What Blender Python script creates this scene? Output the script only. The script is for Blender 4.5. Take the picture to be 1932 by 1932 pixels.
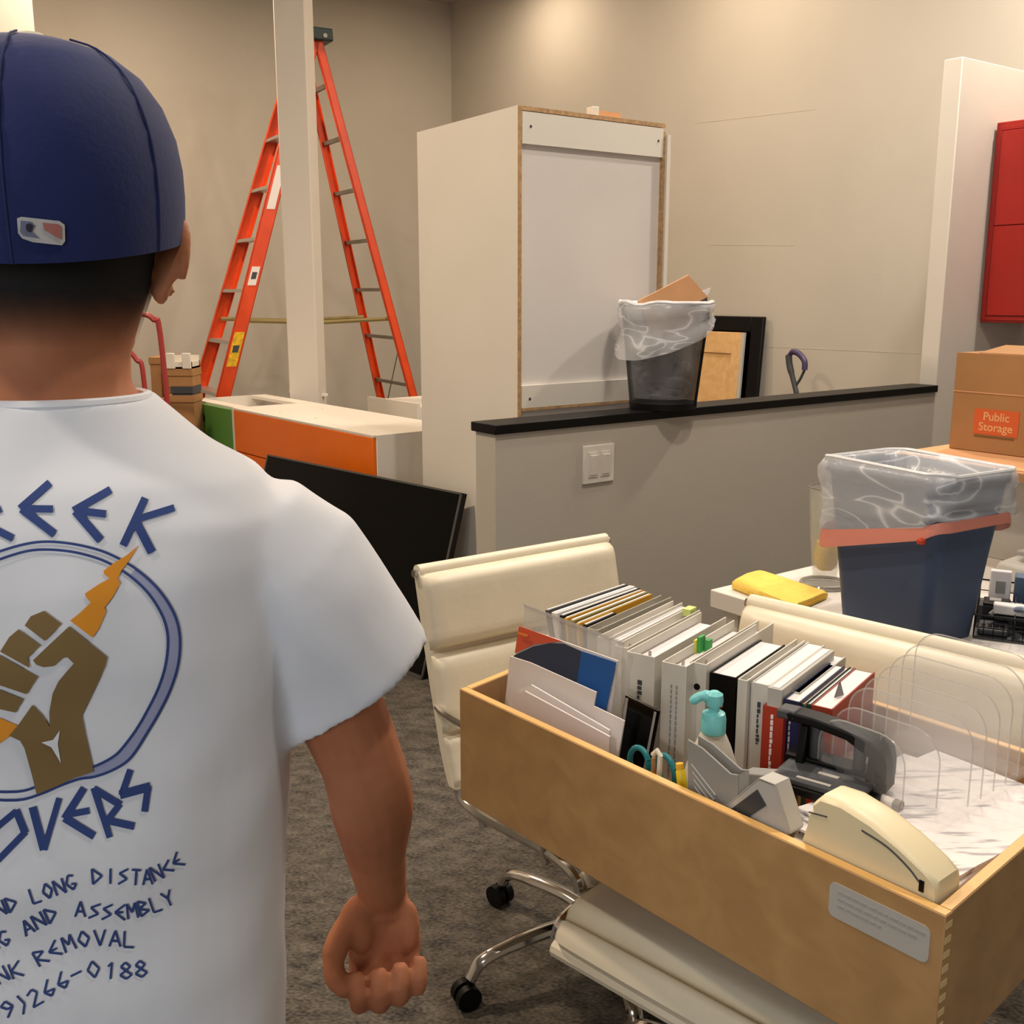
import bpy, bmesh, math, random
from mathutils import Vector, Matrix, noise
from mathutils.bvhtree import BVHTree
V = Vector
random.seed(7)
C = bpy.context.scene.collection
SC = bpy.context.scene
for o in list(bpy.data.objects): bpy.data.objects.remove(o)

# ---------------------------------------------------------------- camera
FPX, CH = 2000.0, 1.5
PT = math.atan(416/2000.0); CP, SP = math.cos(PT), math.sin(PT)
cam = bpy.data.cameras.new('camera'); co = bpy.data.objects.new('camera', cam); C.objects.link(co)
co.location = (0, 0, CH); co.rotation_euler = (math.pi/2-PT, 0, 0)
cam.sensor_width = 36; cam.lens = 36*FPX/1932.0; cam.clip_start = .05
SC.camera = co
SC.view_settings.view_transform = 'Standard'; SC.view_settings.look = 'None'
SC.view_settings.gamma = 1; SC.view_settings.use_curve_mapping = False
SC.view_settings.exposure = 0.12
SC.cycles.transparent_max_bounces = 40
# ---------------------------------------------------------------- world and lights
w = bpy.data.worlds.new('world'); SC.world = w; w.use_nodes = True
w.node_tree.nodes['Background'].inputs[0].default_value = (.9, .85, .8, 1)
w.node_tree.nodes['Background'].inputs[1].default_value = 0.3
def light(name, loc, power, size, col, rot=(0, 0, 0), sizey=None, spread=180):
    l = bpy.data.lights.new(name, 'AREA'); l.energy = power; l.color = col; l.size = size
    l.spread = math.radians(spread)
    if sizey: l.shape = 'RECTANGLE'; l.size_y = sizey
    else: l.shape = 'DISK'
    o = bpy.data.objects.new(name, l); C.objects.link(o); o.location = loc; o.rotation_euler = rot
    return o
WARM = (1, .80, .60); NEUT = (1, .90, .78)
CANS = [(0.9, 2.3, 40, NEUT), (-2.0, 3.0, 84, WARM), (-2.2, 6.6, 58, WARM), (1.2, 4.6, 45, NEUT), (2.6, 4.6, 60, NEUT), (0.9, 6.6, 26, WARM), (-.1, 8.4, 15, WARM),  # warm lamp left of the tall cabinet added to brighten its side
        (0.9, 0.3, 20, NEUT), (-1.6, 0.2, 30, NEUT)]
for i, (x, y, p, c) in enumerate(CANS):
    light('ceiling_lamp', (x, y, 3.88), p*1.0, .22, c)
light('window_daylight', (-1.2, -2.9, 1.9), 50, 2.4, (.80, .90, 1.0), (math.radians(78), 0, math.radians(-18)), 1.5)

# ---------------------------------------------------------------- pixel rays of the calibrated camera -> world points
def ray(px, py):
    u = (px-966)/FPX; v = (966-py)/FPX
    return V((u, CP+v*SP, -SP+v*CP))
O3 = V((0, 0, CH))
def AZ(px, py, z): r = ray(px, py); return O3+r*((z-CH)/r.z)
def AY(px, py, y): r = ray(px, py); return O3+r*(y/r.y)
def AP(px, py, p0, n):
    r = ray(px, py); return O3+r*((n[0]*p0[0]+n[1]*p0[1])/(n[0]*r.x+n[1]*r.y))

# ---------------------------------------------------------------- materials
def lin(c):
    return tuple((v/255/12.92 if v/255 <= .04045 else ((v/255+.055)/1.055)**2.4) for v in c)+(1,)
MATS = {}
def mat(name, col, rough=.5, metal=0, var=0, vs=6, bump=0, bs=80, alpha=1, coat=0, stretch=None, col2=None, spec=.5, sheen=0, sss=0, trans=0):
    if name in MATS: return MATS[name]
    m = bpy.data.materials.new(name); m.use_nodes = True; nt = m.node_tree; b = nt.nodes['Principled BSDF']
    b.inputs['Base Color'].default_value = lin(col); b.inputs['Roughness'].default_value = rough
    b.inputs['Metallic'].default_value = metal; b.inputs['Alpha'].default_value = alpha
    b.inputs['Coat Weight'].default_value = coat; b.inputs['Specular IOR Level'].default_value = spec
    b.inputs['Sheen Weight'].default_value = sheen; b.inputs['Transmission Weight'].default_value = trans
    if sss: b.inputs['Subsurface Weight'].default_value = sss; b.inputs['Subsurface Scale'].default_value = .01
    tc = nt.nodes.new('ShaderNodeTexCoord'); mp = nt.nodes.new('ShaderNodeMapping')
    nt.links.new(tc.outputs['Object'], mp.inputs[0])
    if stretch: mp.inputs['Scale'].default_value = stretch
    if var or col2:
        n = nt.nodes.new('ShaderNodeTexNoise'); n.inputs['Scale'].default_value = vs; n.inputs['Detail'].default_value = 6
        nt.links.new(mp.outputs[0], n.inputs['Vector'])
        r = nt.nodes.new('ShaderNodeValToRGB'); r.color_ramp.elements[0].position = .3; r.color_ramp.elements[1].position = .7
        a = lin(col); c2 = lin(col2) if col2 else tuple(max(0, x*(1-var)) for x in a[:3])+(1,)
        r.color_ramp.elements[0].color = c2
        r.color_ramp.elements[1].color = a if col2 else tuple(min(1, x*(1+var*.5)) for x in a[:3])+(1,)
        nt.links.new(n.outputs['Fac'], r.inputs[0]); nt.links.new(r.outputs[0], b.inputs['Base Color'])
    if bump:
        n2 = nt.nodes.new('ShaderNodeTexNoise'); n2.inputs['Scale'].default_value = bs; n2.inputs['Detail'].default_value = 4
        nt.links.new(mp.outputs[0], n2.inputs['Vector'])
        bp = nt.nodes.new('ShaderNodeBump'); bp.inputs['Strength'].default_value = bump; bp.inputs['Distance'].default_value = .01
        nt.links.new(n2.outputs['Fac'], bp.inputs['Height']); nt.links.new(bp.outputs[0], b.inputs['Normal'])
    MATS[name] = m
    return m
m_wall = mat('greige_wall', (190, 182, 168), .8, var=.05, vs=1.5, bump=.06, bs=120)
m_white_wall = mat('white_wall', (216, 207, 194), .7, var=.03, vs=2, bump=.04, bs=90)
m_ceil = mat('ceiling_paint', (190, 182, 170), .9, bump=.05)
m_cap = mat('black_ledge', (9, 8, 8), .45, spec=.2, bump=.02)
m_lam = mat('white_laminate', (226, 219, 206), .42, var=.03, vs=3)
m_lamback = mat('white_backboard', (222, 215, 208), .5, var=.03, vs=3)
m_raw = mat('raw_chipboard', (186, 148, 104), .8, var=.35, vs=60)
m_orange = mat('orange_laminate', (240, 112, 4), .4, var=.05)
m_green = mat('green_laminate', (84, 142, 62), .45, var=.05)
m_fib = mat('orange_fibreglass', (226, 72, 14), .42, var=.12, vs=9)
m_alu = mat('brushed_aluminium', (196, 190, 182), .35, .8, bump=.03, bs=200)
m_alud = mat('dull_aluminium', (150, 143, 132), .45, .7)
m_olive = mat('olive_spreader', (150, 132, 84), .5, .5)
m_chrome = mat('chrome', (215, 213, 210), .12, 1)
m_black = mat('black_plastic', (8, 8, 9), .45, bump=.02, spec=.22)
m_blackg = mat('gloss_black_screen', (3, 3, 4), .16, spec=.12)
m_dkgreen = mat('dark_green_plastic', (38, 54, 54), .5)
m_leather = mat('cream_leather', (232, 221, 196), .42, var=.06, vs=7, bump=.12, bs=30)
m_shirt = mat('white_cotton', (232, 233, 238), .85, var=.03, vs=3, bump=.25, bs=7, sheen=.1)
m_skin = mat('skin', (188, 124, 88), .68, var=.22, vs=14, bump=.06, bs=60, col2=(168, 103, 72), sss=.05, spec=.25)
m_cap_blue = mat('royal_blue_twill', (10, 29, 88), .8, var=.08, vs=9, bump=.05, bs=220, sheen=.04)
m_navy_ink = mat('navy_print', (48, 70, 130), .8)
m_lilac_ink = mat('lilac_print', (160, 164, 196), .8)
m_gold_ink = mat('gold_brown_print', (132, 106, 62), .8, var=.05)
m_yel_ink = mat('amber_print', (232, 150, 36), .8)
m_kraft = mat('kraft_cardboard', (168, 122, 76), .85, var=.12, vs=5)
m_kraftl = mat('light_cardboard', (214, 160, 112), .85, var=.10, vs=6)
m_red = mat('red_enamel', (158, 20, 8), .4, var=.08)
m_redtube = mat('red_tube', (158, 48, 42), .45)
m_binblue = mat('blue_bin_plastic', (62, 76, 104), .5, var=.06)
m_bag = mat('thin_white_plastic', (240, 242, 246), .25, alpha=.52, bump=.75, bs=11)
m_bagt = mat('thin_white_plastic_fold', (240, 240, 242), .35, alpha=.85, bump=.4, bs=20)
m_pink = mat('pink_drawstring_band', (226, 142, 122), .5, alpha=.95)
m_yelcloth = mat('yellow_microfibre', (252, 212, 100), .95, var=.12, vs=20, bump=.4, bs=120)
m_paper = mat('white_paper', (238, 232, 230), .7, var=.03)
m_binder = mat('white_vinyl', (216, 212, 202), .4, var=.05)
m_grey = mat('grey_plastic', (150, 148, 144), .5, var=.04)
m_greyl = mat('light_grey_plastic', (186, 182, 174), .5)
m_greyd = mat('dark_grey_plastic', (62, 64, 68), .5)
m_cream = mat('cream_plastic', (236, 220, 180), .4, var=.03)
m_teal = mat('teal_plastic', (120, 206, 206), .35)
m_tealdk = mat('dark_teal_plastic', (24, 116, 124), .4)
m_bottle = mat('white_bottle_plastic', (232, 224, 208), .35)
m_acr = mat('clear_acrylic', (235, 235, 235), .08, alpha=.075, spec=.6)
m_acre = mat('acrylic_edge', (205, 200, 194), .15, alpha=.38, spec=.8)
m_sleeve = mat('clear_plastic_sleeve', (225, 225, 222), .1, alpha=.35, spec=.8)
m_glass = mat('vase_glass', (200, 200, 190), .04, alpha=.34, spec=1)
m_maple = mat('maple_edge', (232, 184, 112), .45, var=.12, vs=3, stretch=(1, 1, 6))
m_darkh = mat('black_hair', (22, 18, 17), .9, bump=.5, bs=300)
m_denim = mat('dark_trousers', (44, 46, 54), .9, bump=.2)
m_table = mat('white_tabletop', (226, 220, 214), .4, var=.02)

def wood(name, c1, c2, rot, rough=.45):
    m = bpy.data.materials.new(name); m.use_nodes = True; nt = m.node_tree; b = nt.nodes['Principled BSDF']
    tc = nt.nodes.new('ShaderNodeTexCoord'); mp = nt.nodes.new('ShaderNodeMapping'); mp.inputs['Rotation'].default_value = rot
    mp.inputs['Scale'].default_value = (1.2, 9, 9)
    n = nt.nodes.new('ShaderNodeTexNoise'); n.inputs['Scale'].default_value = 2.2; n.inputs['Detail'].default_value = 7; n.inputs['Distortion'].default_value = .6
    r = nt.nodes.new('ShaderNodeValToRGB'); r.color_ramp.elements[0].color = lin(c1); r.color_ramp.elements[1].color = lin(c2)
    r.color_ramp.elements[0].position = .3; r.color_ramp.elements[1].position = .72
    nt.links.new(tc.outputs['Object'], mp.inputs[0]); nt.links.new(mp.outputs[0], n.inputs['Vector'])
    nt.links.new(n.outputs['Fac'], r.inputs[0]); nt.links.new(r.outputs[0], b.inputs['Base Color'])
    b.inputs['Roughness'].default_value = rough; b.inputs['Coat Weight'].default_value = .15
    return m
m_maplep = wood('maple_panel', (172, 132, 86), (190, 150, 100), (0, 0, 0))
m_mapledoor = wood('maple_door', (214, 168, 108), (230, 188, 130), (0, math.radians(90), 0))

def carpet():
    m = bpy.data.materials.new('loop_carpet'); m.use_nodes = True; nt = m.node_tree; b = nt.nodes['Principled BSDF']
    tc = nt.nodes.new('ShaderNodeTexCoord')
    n1 = nt.nodes.new('ShaderNodeTexNoise'); n1.inputs['Scale'].default_value = 95; n1.inputs['Detail'].default_value = 3
    mp = nt.nodes.new('ShaderNodeMapping'); mp.inputs['Scale'].default_value = (1, 1.7, 1); mp.inputs['Rotation'].default_value = (0, 0, .6)
    n2 = nt.nodes.new('ShaderNodeTexNoise'); n2.inputs['Scale'].default_value = 16; n2.inputs['Detail'].default_value = 5
    mx = nt.nodes.new('ShaderNodeMix'); mx.data_type = 'FLOAT'; mx.inputs[0].default_value = .45
    r = nt.nodes.new('ShaderNodeValToRGB'); r.color_ramp.elements[0].position = .36; r.color_ramp.elements[1].position = .66
    r.color_ramp.elements[0].color = lin((36, 33, 30)); r.color_ramp.elements[1].color = lin((108, 99, 87))
    nt.links.new(tc.outputs['Object'], mp.inputs[0]); nt.links.new(mp.outputs[0], n1.inputs['Vector']); nt.links.new(mp.outputs[0], n2.inputs['Vector'])
    nt.links.new(n1.outputs['Fac'], mx.inputs[2]); nt.links.new(n2.outputs['Fac'], mx.inputs[3])
    nt.links.new(mx.outputs[0], r.inputs[0]); nt.links.new(r.outputs[0], b.inputs['Base Color'])
    bp = nt.nodes.new('ShaderNodeBump'); bp.inputs['Strength'].default_value = .6; bp.inputs['Distance'].default_value = .006
    nt.links.new(n1.outputs['Fac'], bp.inputs['Height']); nt.links.new(bp.outputs[0], b.inputs['Normal'])
    b.inputs['Roughness'].default_value = .95
    return m
m_carpet = carpet()
def hairmat():   # short hair thinning out into skin towards the neckline
    m = bpy.data.materials.new('faded_hair'); m.use_nodes = True; nt = m.node_tree; b = nt.nodes['Principled BSDF']
    tc = nt.nodes.new('ShaderNodeTexCoord'); sx = nt.nodes.new('ShaderNodeSeparateXYZ'); nt.links.new(tc.outputs['Object'], sx.inputs[0])
    mr = nt.nodes.new('ShaderNodeMapRange'); mr.inputs['From Min'].default_value = HZ0; mr.inputs['From Max'].default_value = HZ1
    nt.links.new(sx.outputs['Z'], mr.inputs['Value'])
    n = nt.nodes.new('ShaderNodeTexNoise'); n.inputs['Scale'].default_value = 45; n.inputs['Detail'].default_value = 3
    nt.links.new(tc.outputs['Object'], n.inputs['Vector'])
    a = nt.nodes.new('ShaderNodeMath'); a.operation = 'MULTIPLY_ADD'; a.inputs[1].default_value = .25; a.inputs[2].default_value = -.125
    nt.links.new(n.outputs['Fac'], a.inputs[0])
    s = nt.nodes.new('ShaderNodeMath'); s.operation = 'ADD'; s.use_clamp = True
    nt.links.new(mr.outputs[0], s.inputs[0]); nt.links.new(a.outputs[0], s.inputs[1]); nt.links.new(s.outputs[0], b.inputs['Alpha'])
    b.inputs['Base Color'].default_value = lin((24, 20, 18)); b.inputs['Roughness'].default_value = .9
    return m
def wiremesh():
    m = bpy.data.materials.new('black_wire_mesh'); m.use_nodes = True; nt = m.node_tree; b = nt.nodes['Principled BSDF']
    b.inputs['Alpha'].default_value = .70; b.inputs['Base Color'].default_value = lin((40, 40, 42)); b.inputs['Roughness'].default_value = .45
    return m
m_mesh = wiremesh()
def film(m):   # crumpled film: the creases stack more layers, so they pass less light
    nt = m.node_tree; b = nt.nodes['Principled BSDF']; tc = nt.nodes.new('ShaderNodeTexCoord'); mp = nt.nodes.new('ShaderNodeMapping')
    mp.inputs['Rotation'].default_value = (.5, .7, .3); mp.inputs['Scale'].default_value = (1, 1, 2.4)
    n = nt.nodes.new('ShaderNodeTexNoise'); n.inputs['Scale'].default_value = 5.5; n.inputs['Detail'].default_value = 1.5; n.inputs['Distortion'].default_value = .7
    nt.links.new(tc.outputs['Object'], mp.inputs[0]); nt.links.new(mp.outputs[0], n.inputs['Vector'])
    r = nt.nodes.new('ShaderNodeValToRGB'); e = r.color_ramp.elements; e[0].position = .44; e[1].position = .56; e[0].color = e[1].color = (.40, .40, .40, 1)
    for p, v in ((.478, .44), (.5, .78), (.522, .44)): q = e.new(p); q.color = (v, v, v, 1)
    nt.links.new(n.outputs['Fac'], r.inputs[0]); nt.links.new(r.outputs[0], b.inputs['Alpha'])
film(m_bag)

# ---------------------------------------------------------------- mesh helpers
WM = {}
def thing(name, label, cat, loc=(0, 0, 0), rz=0, group=None):
    o = bpy.data.objects.new(name, None); C.objects.link(o); o.empty_display_size = .05
    o.location = loc; o.rotation_euler = (0, 0, rz); o['label'] = label; o['category'] = cat
    if group: o['group'] = group
    WM[o] = Matrix.Translation(loc) @ Matrix.Rotation(rz, 4, 'Z')
    return o
def tag(o, label, cat, group=None):
    o['label'] = label; o['category'] = cat
    if group: o['group'] = group
    return o
class B:
    """collects shapes; every point may go through a frame function (local -> world)"""
    def __init__(s, fr=None): s.v = []; s.f = []; s.fr = fr or (lambda p: V(p))
    def add(s, vs, fs):
        k = len(s.v); s.v += [s.fr(p) for p in vs]; s.f += [tuple(i+k for i in f) for f in fs]; return s
    def hexa(s, p):   # 4 bottom (ccw) then 4 top
        return s.add(p, [(3, 2, 1, 0), (4, 5, 6, 7), (0, 1, 5, 4), (1, 2, 6, 5), (2, 3, 7, 6), (3, 0, 4, 7)])
    def box(s, x0, x1, y0, y1, z0, z1):
        return s.hexa([(x0, y0, z0), (x1, y0, z0), (x1, y1, z0), (x0, y1, z0), (x0, y0, z1), (x1, y0, z1), (x1, y1, z1), (x0, y1, z1)])
    def prism(s, pts, off):
        n = len(pts); off = V(off)
        return s.add([V(p) for p in pts]+[V(p)+off for p in pts],
                     [tuple(range(n))[::-1], tuple(range(n, 2*n))]+[(i, (i+1) % n, (i+1) % n+n, i+n) for i in range(n)])
    def loft(s, rings, cap0=True, cap1=True, closed=True):
        n = len(rings[0]); vs = [p for r in rings for p in r]; fs = []
        for k in range(len(rings)-1):
            for i in range(n if closed else n-1):
                j = (i+1) % n; fs.append((k*n+i, k*n+j, (k+1)*n+j, (k+1)*n+i))
        if cap0: fs.append(tuple(range(n))[::-1])
        if cap1: fs.append(tuple(range((len(rings)-1)*n, len(rings)*n)))
        return s.add(vs, fs)
    def tube(s, pts, r, n=10, caps=True, sq=(1, 1)):
        pts = [V(p) for p in pts]; rs = (list(r)+[r[-1]]*len(pts)) if isinstance(r, (list, tuple)) else [r]*len(pts); rings = []; pu = None
        for i, p in enumerate(pts):
            t = (pts[min(i+1, len(pts)-1)]-pts[max(i-1, 0)]).normalized()
            if pu is None:
                u = t.cross(V((0, 0, 1)))
                if u.length < .1: u = t.cross(V((0, 1, 0)))
            else: u = pu-t*pu.dot(t)
            u.normalize(); w_ = t.cross(u); pu = u
            rings.append([p+u*rs[i]*sq[0]*math.cos(a)+w_*rs[i]*sq[1]*math.sin(a) for a in [2*math.pi*k/n for k in range(n)]])
        return s.loft(rings, caps, caps)
    def lathe(s, prof, c=(0, 0, 0), n=24, sx=1, sy=1, cap0=True, cap1=True):
        c = V(c)
        return s.loft([[c+V((r*sx*math.cos(a), r*sy*math.sin(a), z)) for a in [2*math.pi*k/n for k in range(n)]] for r, z in prof], cap0, cap1)
    def build(s, name, m, parent=None, smooth=None, bevel=0, sub=0, seg=2, ang=35):
        me = bpy.data.meshes.new(name)
        vs = s.v
        if parent is not None:
            inv = WM[parent].inverted(); vs = [inv @ v for v in vs]
        me.from_pydata([tuple(v) for v in vs], [], s.f)
        bm = bmesh.new(); bm.from_mesh(me); bmesh.ops.recalc_face_normals(bm, faces=bm.faces); bm.to_mesh(me); bm.free()
        me.materials.append(m); o = bpy.data.objects.new(name, me); C.objects.link(o)
        if parent is not None: o.parent = parent; WM[o] = WM[parent].copy()
        else: WM[o] = Matrix.Identity(4)
        if smooth or bevel or sub:
            me.polygons.foreach_set('use_smooth', [True]*len(me.polygons))
            if not sub: me.set_sharp_from_angle(angle=math.radians(ang if not bevel else 60))
        if bevel:
            md = o.modifiers.new('bevel', 'BEVEL'); md.width = bevel; md.segments = seg; md.limit_method = 'ANGLE'; md.angle_limit = math.radians(30)
        if sub: md = o.modifiers.new('subsurf', 'SUBSURF'); md.levels = sub; md.render_levels = sub
        return o
def frame(origin, ex, ey=None, ez=(0, 0, 1)):
    o = V(origin); ex = V(ex); ez = V(ez); ey = V(ey) if ey is not None else ez.cross(ex)
    return lambda p: o+ex*p[0]+ey*p[1]+ez*p[2]
def v3(xy, z=0): return V((xy[0], xy[1], z))
def rrect(w_, d, r, n=5):   # rounded rectangle outline, centred
    out = []
    for cx, cy, a0 in ((w_/2-r, d/2-r, 0), (-w_/2+r, d/2-r, 90), (-w_/2+r, -d/2+r, 180), (w_/2-r, -d/2+r, 270)):
        for k in range(n+1):
            a = math.radians(a0+90*k/n); out.append((cx+r*math.cos(a), cy+r*math.sin(a)))
    return out
def arc(pts, n=6):   # Catmull-Rom through the points
    pts = [V(p) for p in pts]; q = [pts[0]*2-pts[1]]+pts+[pts[-1]*2-pts[-2]]; out = []
    for i in range(1, len(q)-2):
        for k in range(n):
            t = k/n; a, b, c, d = q[i-1], q[i], q[i+1], q[i+2]
            out.append(.5*((2*b)+(c-a)*t+(2*a-5*b+4*c-d)*t*t+(3*b-a-3*c+d)*t**3))
    return out+[pts[-1]]
def struct(o): o['kind'] = 'structure'; return o
def text_obj(txt, size, fr, m, name, parent, extr=.0004, space=1.0, line=.9):
    cu = bpy.data.curves.new('lettering', 'FONT'); cu.body = txt; cu.size = size; cu.extrude = 0; cu.align_x = 'CENTER'; cu.align_y = 'CENTER'
    cu.space_line = line; cu.space_character = space; cu.offset = size*.012
    t = bpy.data.objects.new('lettering', cu); C.objects.link(t)
    me = t.to_mesh(); b = B(fr); b.add([tuple(v.co) for v in me.vertices], [tuple(p.vertices) for p in me.polygons])
    t.to_mesh_clear(); bpy.data.objects.remove(t)
    return b.build(name, m, parent)

# ================================================================ SETTING
KW = 1.33; a_in = V((-.038, 2.623, 0)); b_in = V((1.504, 3.764, 0)); a0 = a_in*KW; b0 = b_in*KW
d = (b0-a0).normalized(); n = V((-d.y, d.x, 0))         # d runs along the half wall, n points to its far side
LW = (b0-a0).length
corner = AY(850, 10, 9.95); CZ = corner.z+.005; corner.z = 0
FW = frame(a0, d, n)                                     # half-wall frame
struct(B().box(-6, 6, -4, 13, -.1, 0).build('floor', m_carpet))
struct(B().box(-6, 6, -4, 13, CZ, CZ+.13).build('ceiling', m_ceil))
struct(B(frame(corner, d, n)).box(-6.5, .12, 0, .12, 0, CZ).build('wall_far', m_wall))
struct(B(frame(corner, d, n)).box(0, .12, -13.0, 0, 0, CZ).build('wall_right', m_wall))
struct(B().box(-6, 6, -3.3, -3.18, 0, CZ).build('wall_back', m_wall))
wl = AY(63, 30, 6.6)
struct(B().box(-5.0, -4.88, -3.3, 9.5, 0, CZ).build('wall_left', m_wall))
struct(B(frame((wl.x, wl.y, 0), d, n)).box(-2.4, 0, 0, .15, 0, CZ).build('wall_stub', m_white_wall))
ZC = CH-(CH-1.175)*KW
struct(B(FW).box(0.0, LW+.005, .008, .122, 0, ZC-.032).build('wall_half', m_wall))
struct(B(FW).box(-.010, LW+.004, -.005, .138, ZC-.032, ZC).build('trim_1', m_cap, bevel=.003))
PZ = CH+.768*KW
PXE = (corner-a0).dot(d)-.001
struct(B(FW).box(LW+.006, PXE, .008, .098, 0, PZ).build('wall_partition', m_white_wall, bevel=.004))
# drywall joints and a nail scuff on the long wall (thin ridges of filler)
fr = frame(corner, d, n)
def wallp(px, py):
    p = AP(px, py, corner, d); q = p-corner; return (q.dot(n), p.z)
jb = B(fr)
for x0, y0, x1, y1, hw in ((1340, 462, 1500, 463, .0012), (1310, 233, 1540, 206, .0015), (1440, 654, 1735, 667, .0015)):
    (t0, z0), (t1, z1) = wallp(x0, y0), wallp(x1, y1)
    jb.hexa([(-.001, t0, z0-hw), (0.001, t0, z0-hw), (0.001, t1, z1-hw), (-.001, t1, z1-hw), (-.001, t0, z0+hw), (0.001, t0, z0+hw), (0.001, t1, z1+hw), (-.001, t1, z1+hw)])
struct(jb.build('trim_2', m_wall))
# white support post
pp = AY(572, 500, 6.5); hwid = .09
post = thing('support_post', 'square white support post standing in front of the orange ladder', 'post', (pp.x, pp.y, 0), math.radians(-6))
B(frame((pp.x, pp.y, 0), (math.cos(-.1), math.sin(-.1), 0))).box(-hwid, hwid, -hwid, hwid, 0, CZ).build('post_shaft', m_white_wall, post, bevel=.006)
# switch plate
sp = AP(1130, 875, a0, n); t_ = (sp-a0).dot(d)
sw = thing('light_switch', 'white double rocker switch plate on the grey half wall', 'light switch', a0+d*t_+V((0, 0, sp.z)))
f_ = frame(a0+d*t_+V((0, 0, sp.z)), d, n)
f_ = frame(a0+d*t_+V((0, 0, sp.z)), d*KW, n*KW, V((0, 0, KW)))
B(f_).box(-.055, .055, -.001, .007, -.052, .052).build('cover_plate', m_lam, sw, bevel=.003)
for s in (-1, 1):
    B(f_).box(s*.022-.0165, s*.022+.0165, -.004, .004, -.034, .034).build('switch_frame', m_binder, sw, bevel=.001)
    rk = B(f_).hexa([(s*.022-.013, -.006, -.028), (s*.022+.013, -.006, -.028), (s*.022+.013, .003, -.028), (s*.022-.013, .003, -.028),
                (s*.022-.013, -.011, .026), (s*.022+.013, -.011, .026), (s*.022+.013, .003, .026), (s*.022-.013, .003, .026)]).build('rocker', m_lam, sw, bevel=.001)

# ================================================================ TALL WHITE CABINET
c0 = a0+n*.135+d*0; c0 = AP(977, 197, a0+n*.27, n); c0z = CH+.475*KW; c0 = V((c0.x, c0.y, 0))
c1 = c0+d*.729; cL = V((-.29*KW, 3.40*KW, 0)); dep = cL-c0
ex = dep.normalized()
tc_ = thing('tall_cabinet', 'tall white laminate cabinet with bare back board, behind the half wall', 'cabinet', c0)
Fc = frame(c0, d, dep.normalized()); D_ = dep.length
B(Fc).box(0, .018, .001, D_, 0.05, c0z).build('side_panel', m_lam, tc_)
B(Fc).box(.711, .729, -.014, D_, 0.05, c0z-.04).build('side_panel', m_lam, tc_)
B(Fc).box(0.0005, .0145, -.0045, 0.001, 0.05, c0z-.001).build('edge_strip', m_raw, tc_)
B(Fc).box(.698, .710, -.003, 0.03, 0.05, c0z-.03).build('edge_strip', m_raw, tc_)
B(Fc).box(.018, .711, .0, D_, c0z-.014, c0z).build('top_panel', m_raw, tc_)
B(Fc).box(.018, .711, .014, .020, 0.05, c0z-.014).build('back_board', m_lamback, tc_)
B(Fc).box(.018, .698, -.003, .014, c0z-.125, c0z-.018).build('top_rail', m_lam, tc_)
B(Fc).box(.018, .698, -.002, .014, ZC+.012, ZC+.094).build('lower_rail', m_lam, tc_)
B(Fc).box(.018, .698, -.003, .014, ZC+.002, ZC+.0115).build('edge_strip', m_raw, tc_)
B(Fc).box(.018, .711, .02, D_, .12, .138).build('bottom_panel', m_lam, tc_)
B(Fc).box(0, .729, .03, D_-.03, 0, .05).build('plinth', m_lam, tc_)
for x, z in ((.055, c0z-.066), (.672, c0z-.066), (.055, ZC+.045)):
    q = B(Fc); q.tube([(x, -.0045, z), (x, -.001, z)], .005, 10); q.build('screw', m_greyd, tc_)
tag(B(frame(c0+d*.41+ex*.05, d, ex)).box(0, .11, 0, .04, c0z, c0z+.028).build('wood_offcut', m_kraftl), 'small raw wood offcut lying on top of the tall white cabinet', 'wood offcut')
tag(B(frame(c0+d*.365+ex*.03, d, ex)).box(0, .03, 0, .04, c0z, c0z+.036).build('white_bracket', m_lam, bevel=.002), 'tiny white block beside the wood offcut on the tall cabinet', 'block')

# ================================================================ FLOOR CABINETS
TZ = .87; P1 = AZ(703, 822, TZ); P2 = AZ(440, 770, TZ); P1.z = P2.z = 0; u_ = (P2-P1).normalized(); pz = V((-u_.y, u_.x, 0))*-1
Fo = frame(P1, u_, pz); Lo = (P2-P1).length
oc = thing('base_cabinet', 'white base cabinet with a wide orange drawer front, beside the black screen', 'cabinet', P1, 0, 'loose floor cabinets by the ladder')
B(Fo).box(0, Lo, .02, .5, 0, TZ).build('carcass', m_lam, oc, bevel=.002)
B(Fo).box(.003, Lo-.003, 0, .019, TZ-.235, TZ-.012).build('drawer_front', m_orange, oc, bevel=.002)
B(Fo).box(.003, Lo-.003, 0, .019, .08, TZ-.241).build('cabinet_door', m_orange, oc, bevel=.002)
B(Fo).box(0, Lo, .002, .02, TZ-.010, TZ).build('top_edge', m_lam, oc)
for s, t in ((.75, .12), (1.1, .1), (1.15, .38)):
    B(Fo).tube([(s, t, TZ-.001), (s, t, TZ+.0008)], .004, 8).build('screw_hole', m_greyd, oc)
G0 = Lo+.004; G1 = G0+.635
gc = thing('base_cabinet', 'open topped white base cabinet with a green door, left of the orange one', 'cabinet', P1+u_*G0, 0, 'loose floor cabinets by the ladder')
B(Fo).box(G0, G0+.018, .0, .5, 0, TZ).build('side_panel', m_lam, gc)
B(Fo).box(G1-.018, G1, .02, .5, 0, TZ).build('side_panel', m_lam, gc)
B(Fo).box(G0+.018, G1-.018, .02, .10, TZ-.018, TZ).build('stretcher', m_lam, gc)
B(Fo).box(G0+.018, G1-.018, .40, .5, TZ-.018, TZ).build('stretcher', m_lam, gc)
B(Fo).box(G0+.018, G1-.018, .488, .5, 0, TZ-.018).build('back_board', m_lamback, gc)
B(Fo).box(G0+.018, G1-.018, .02, .488, TZ-.12, TZ-.10).build('shelf', m_lamback, gc)
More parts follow.
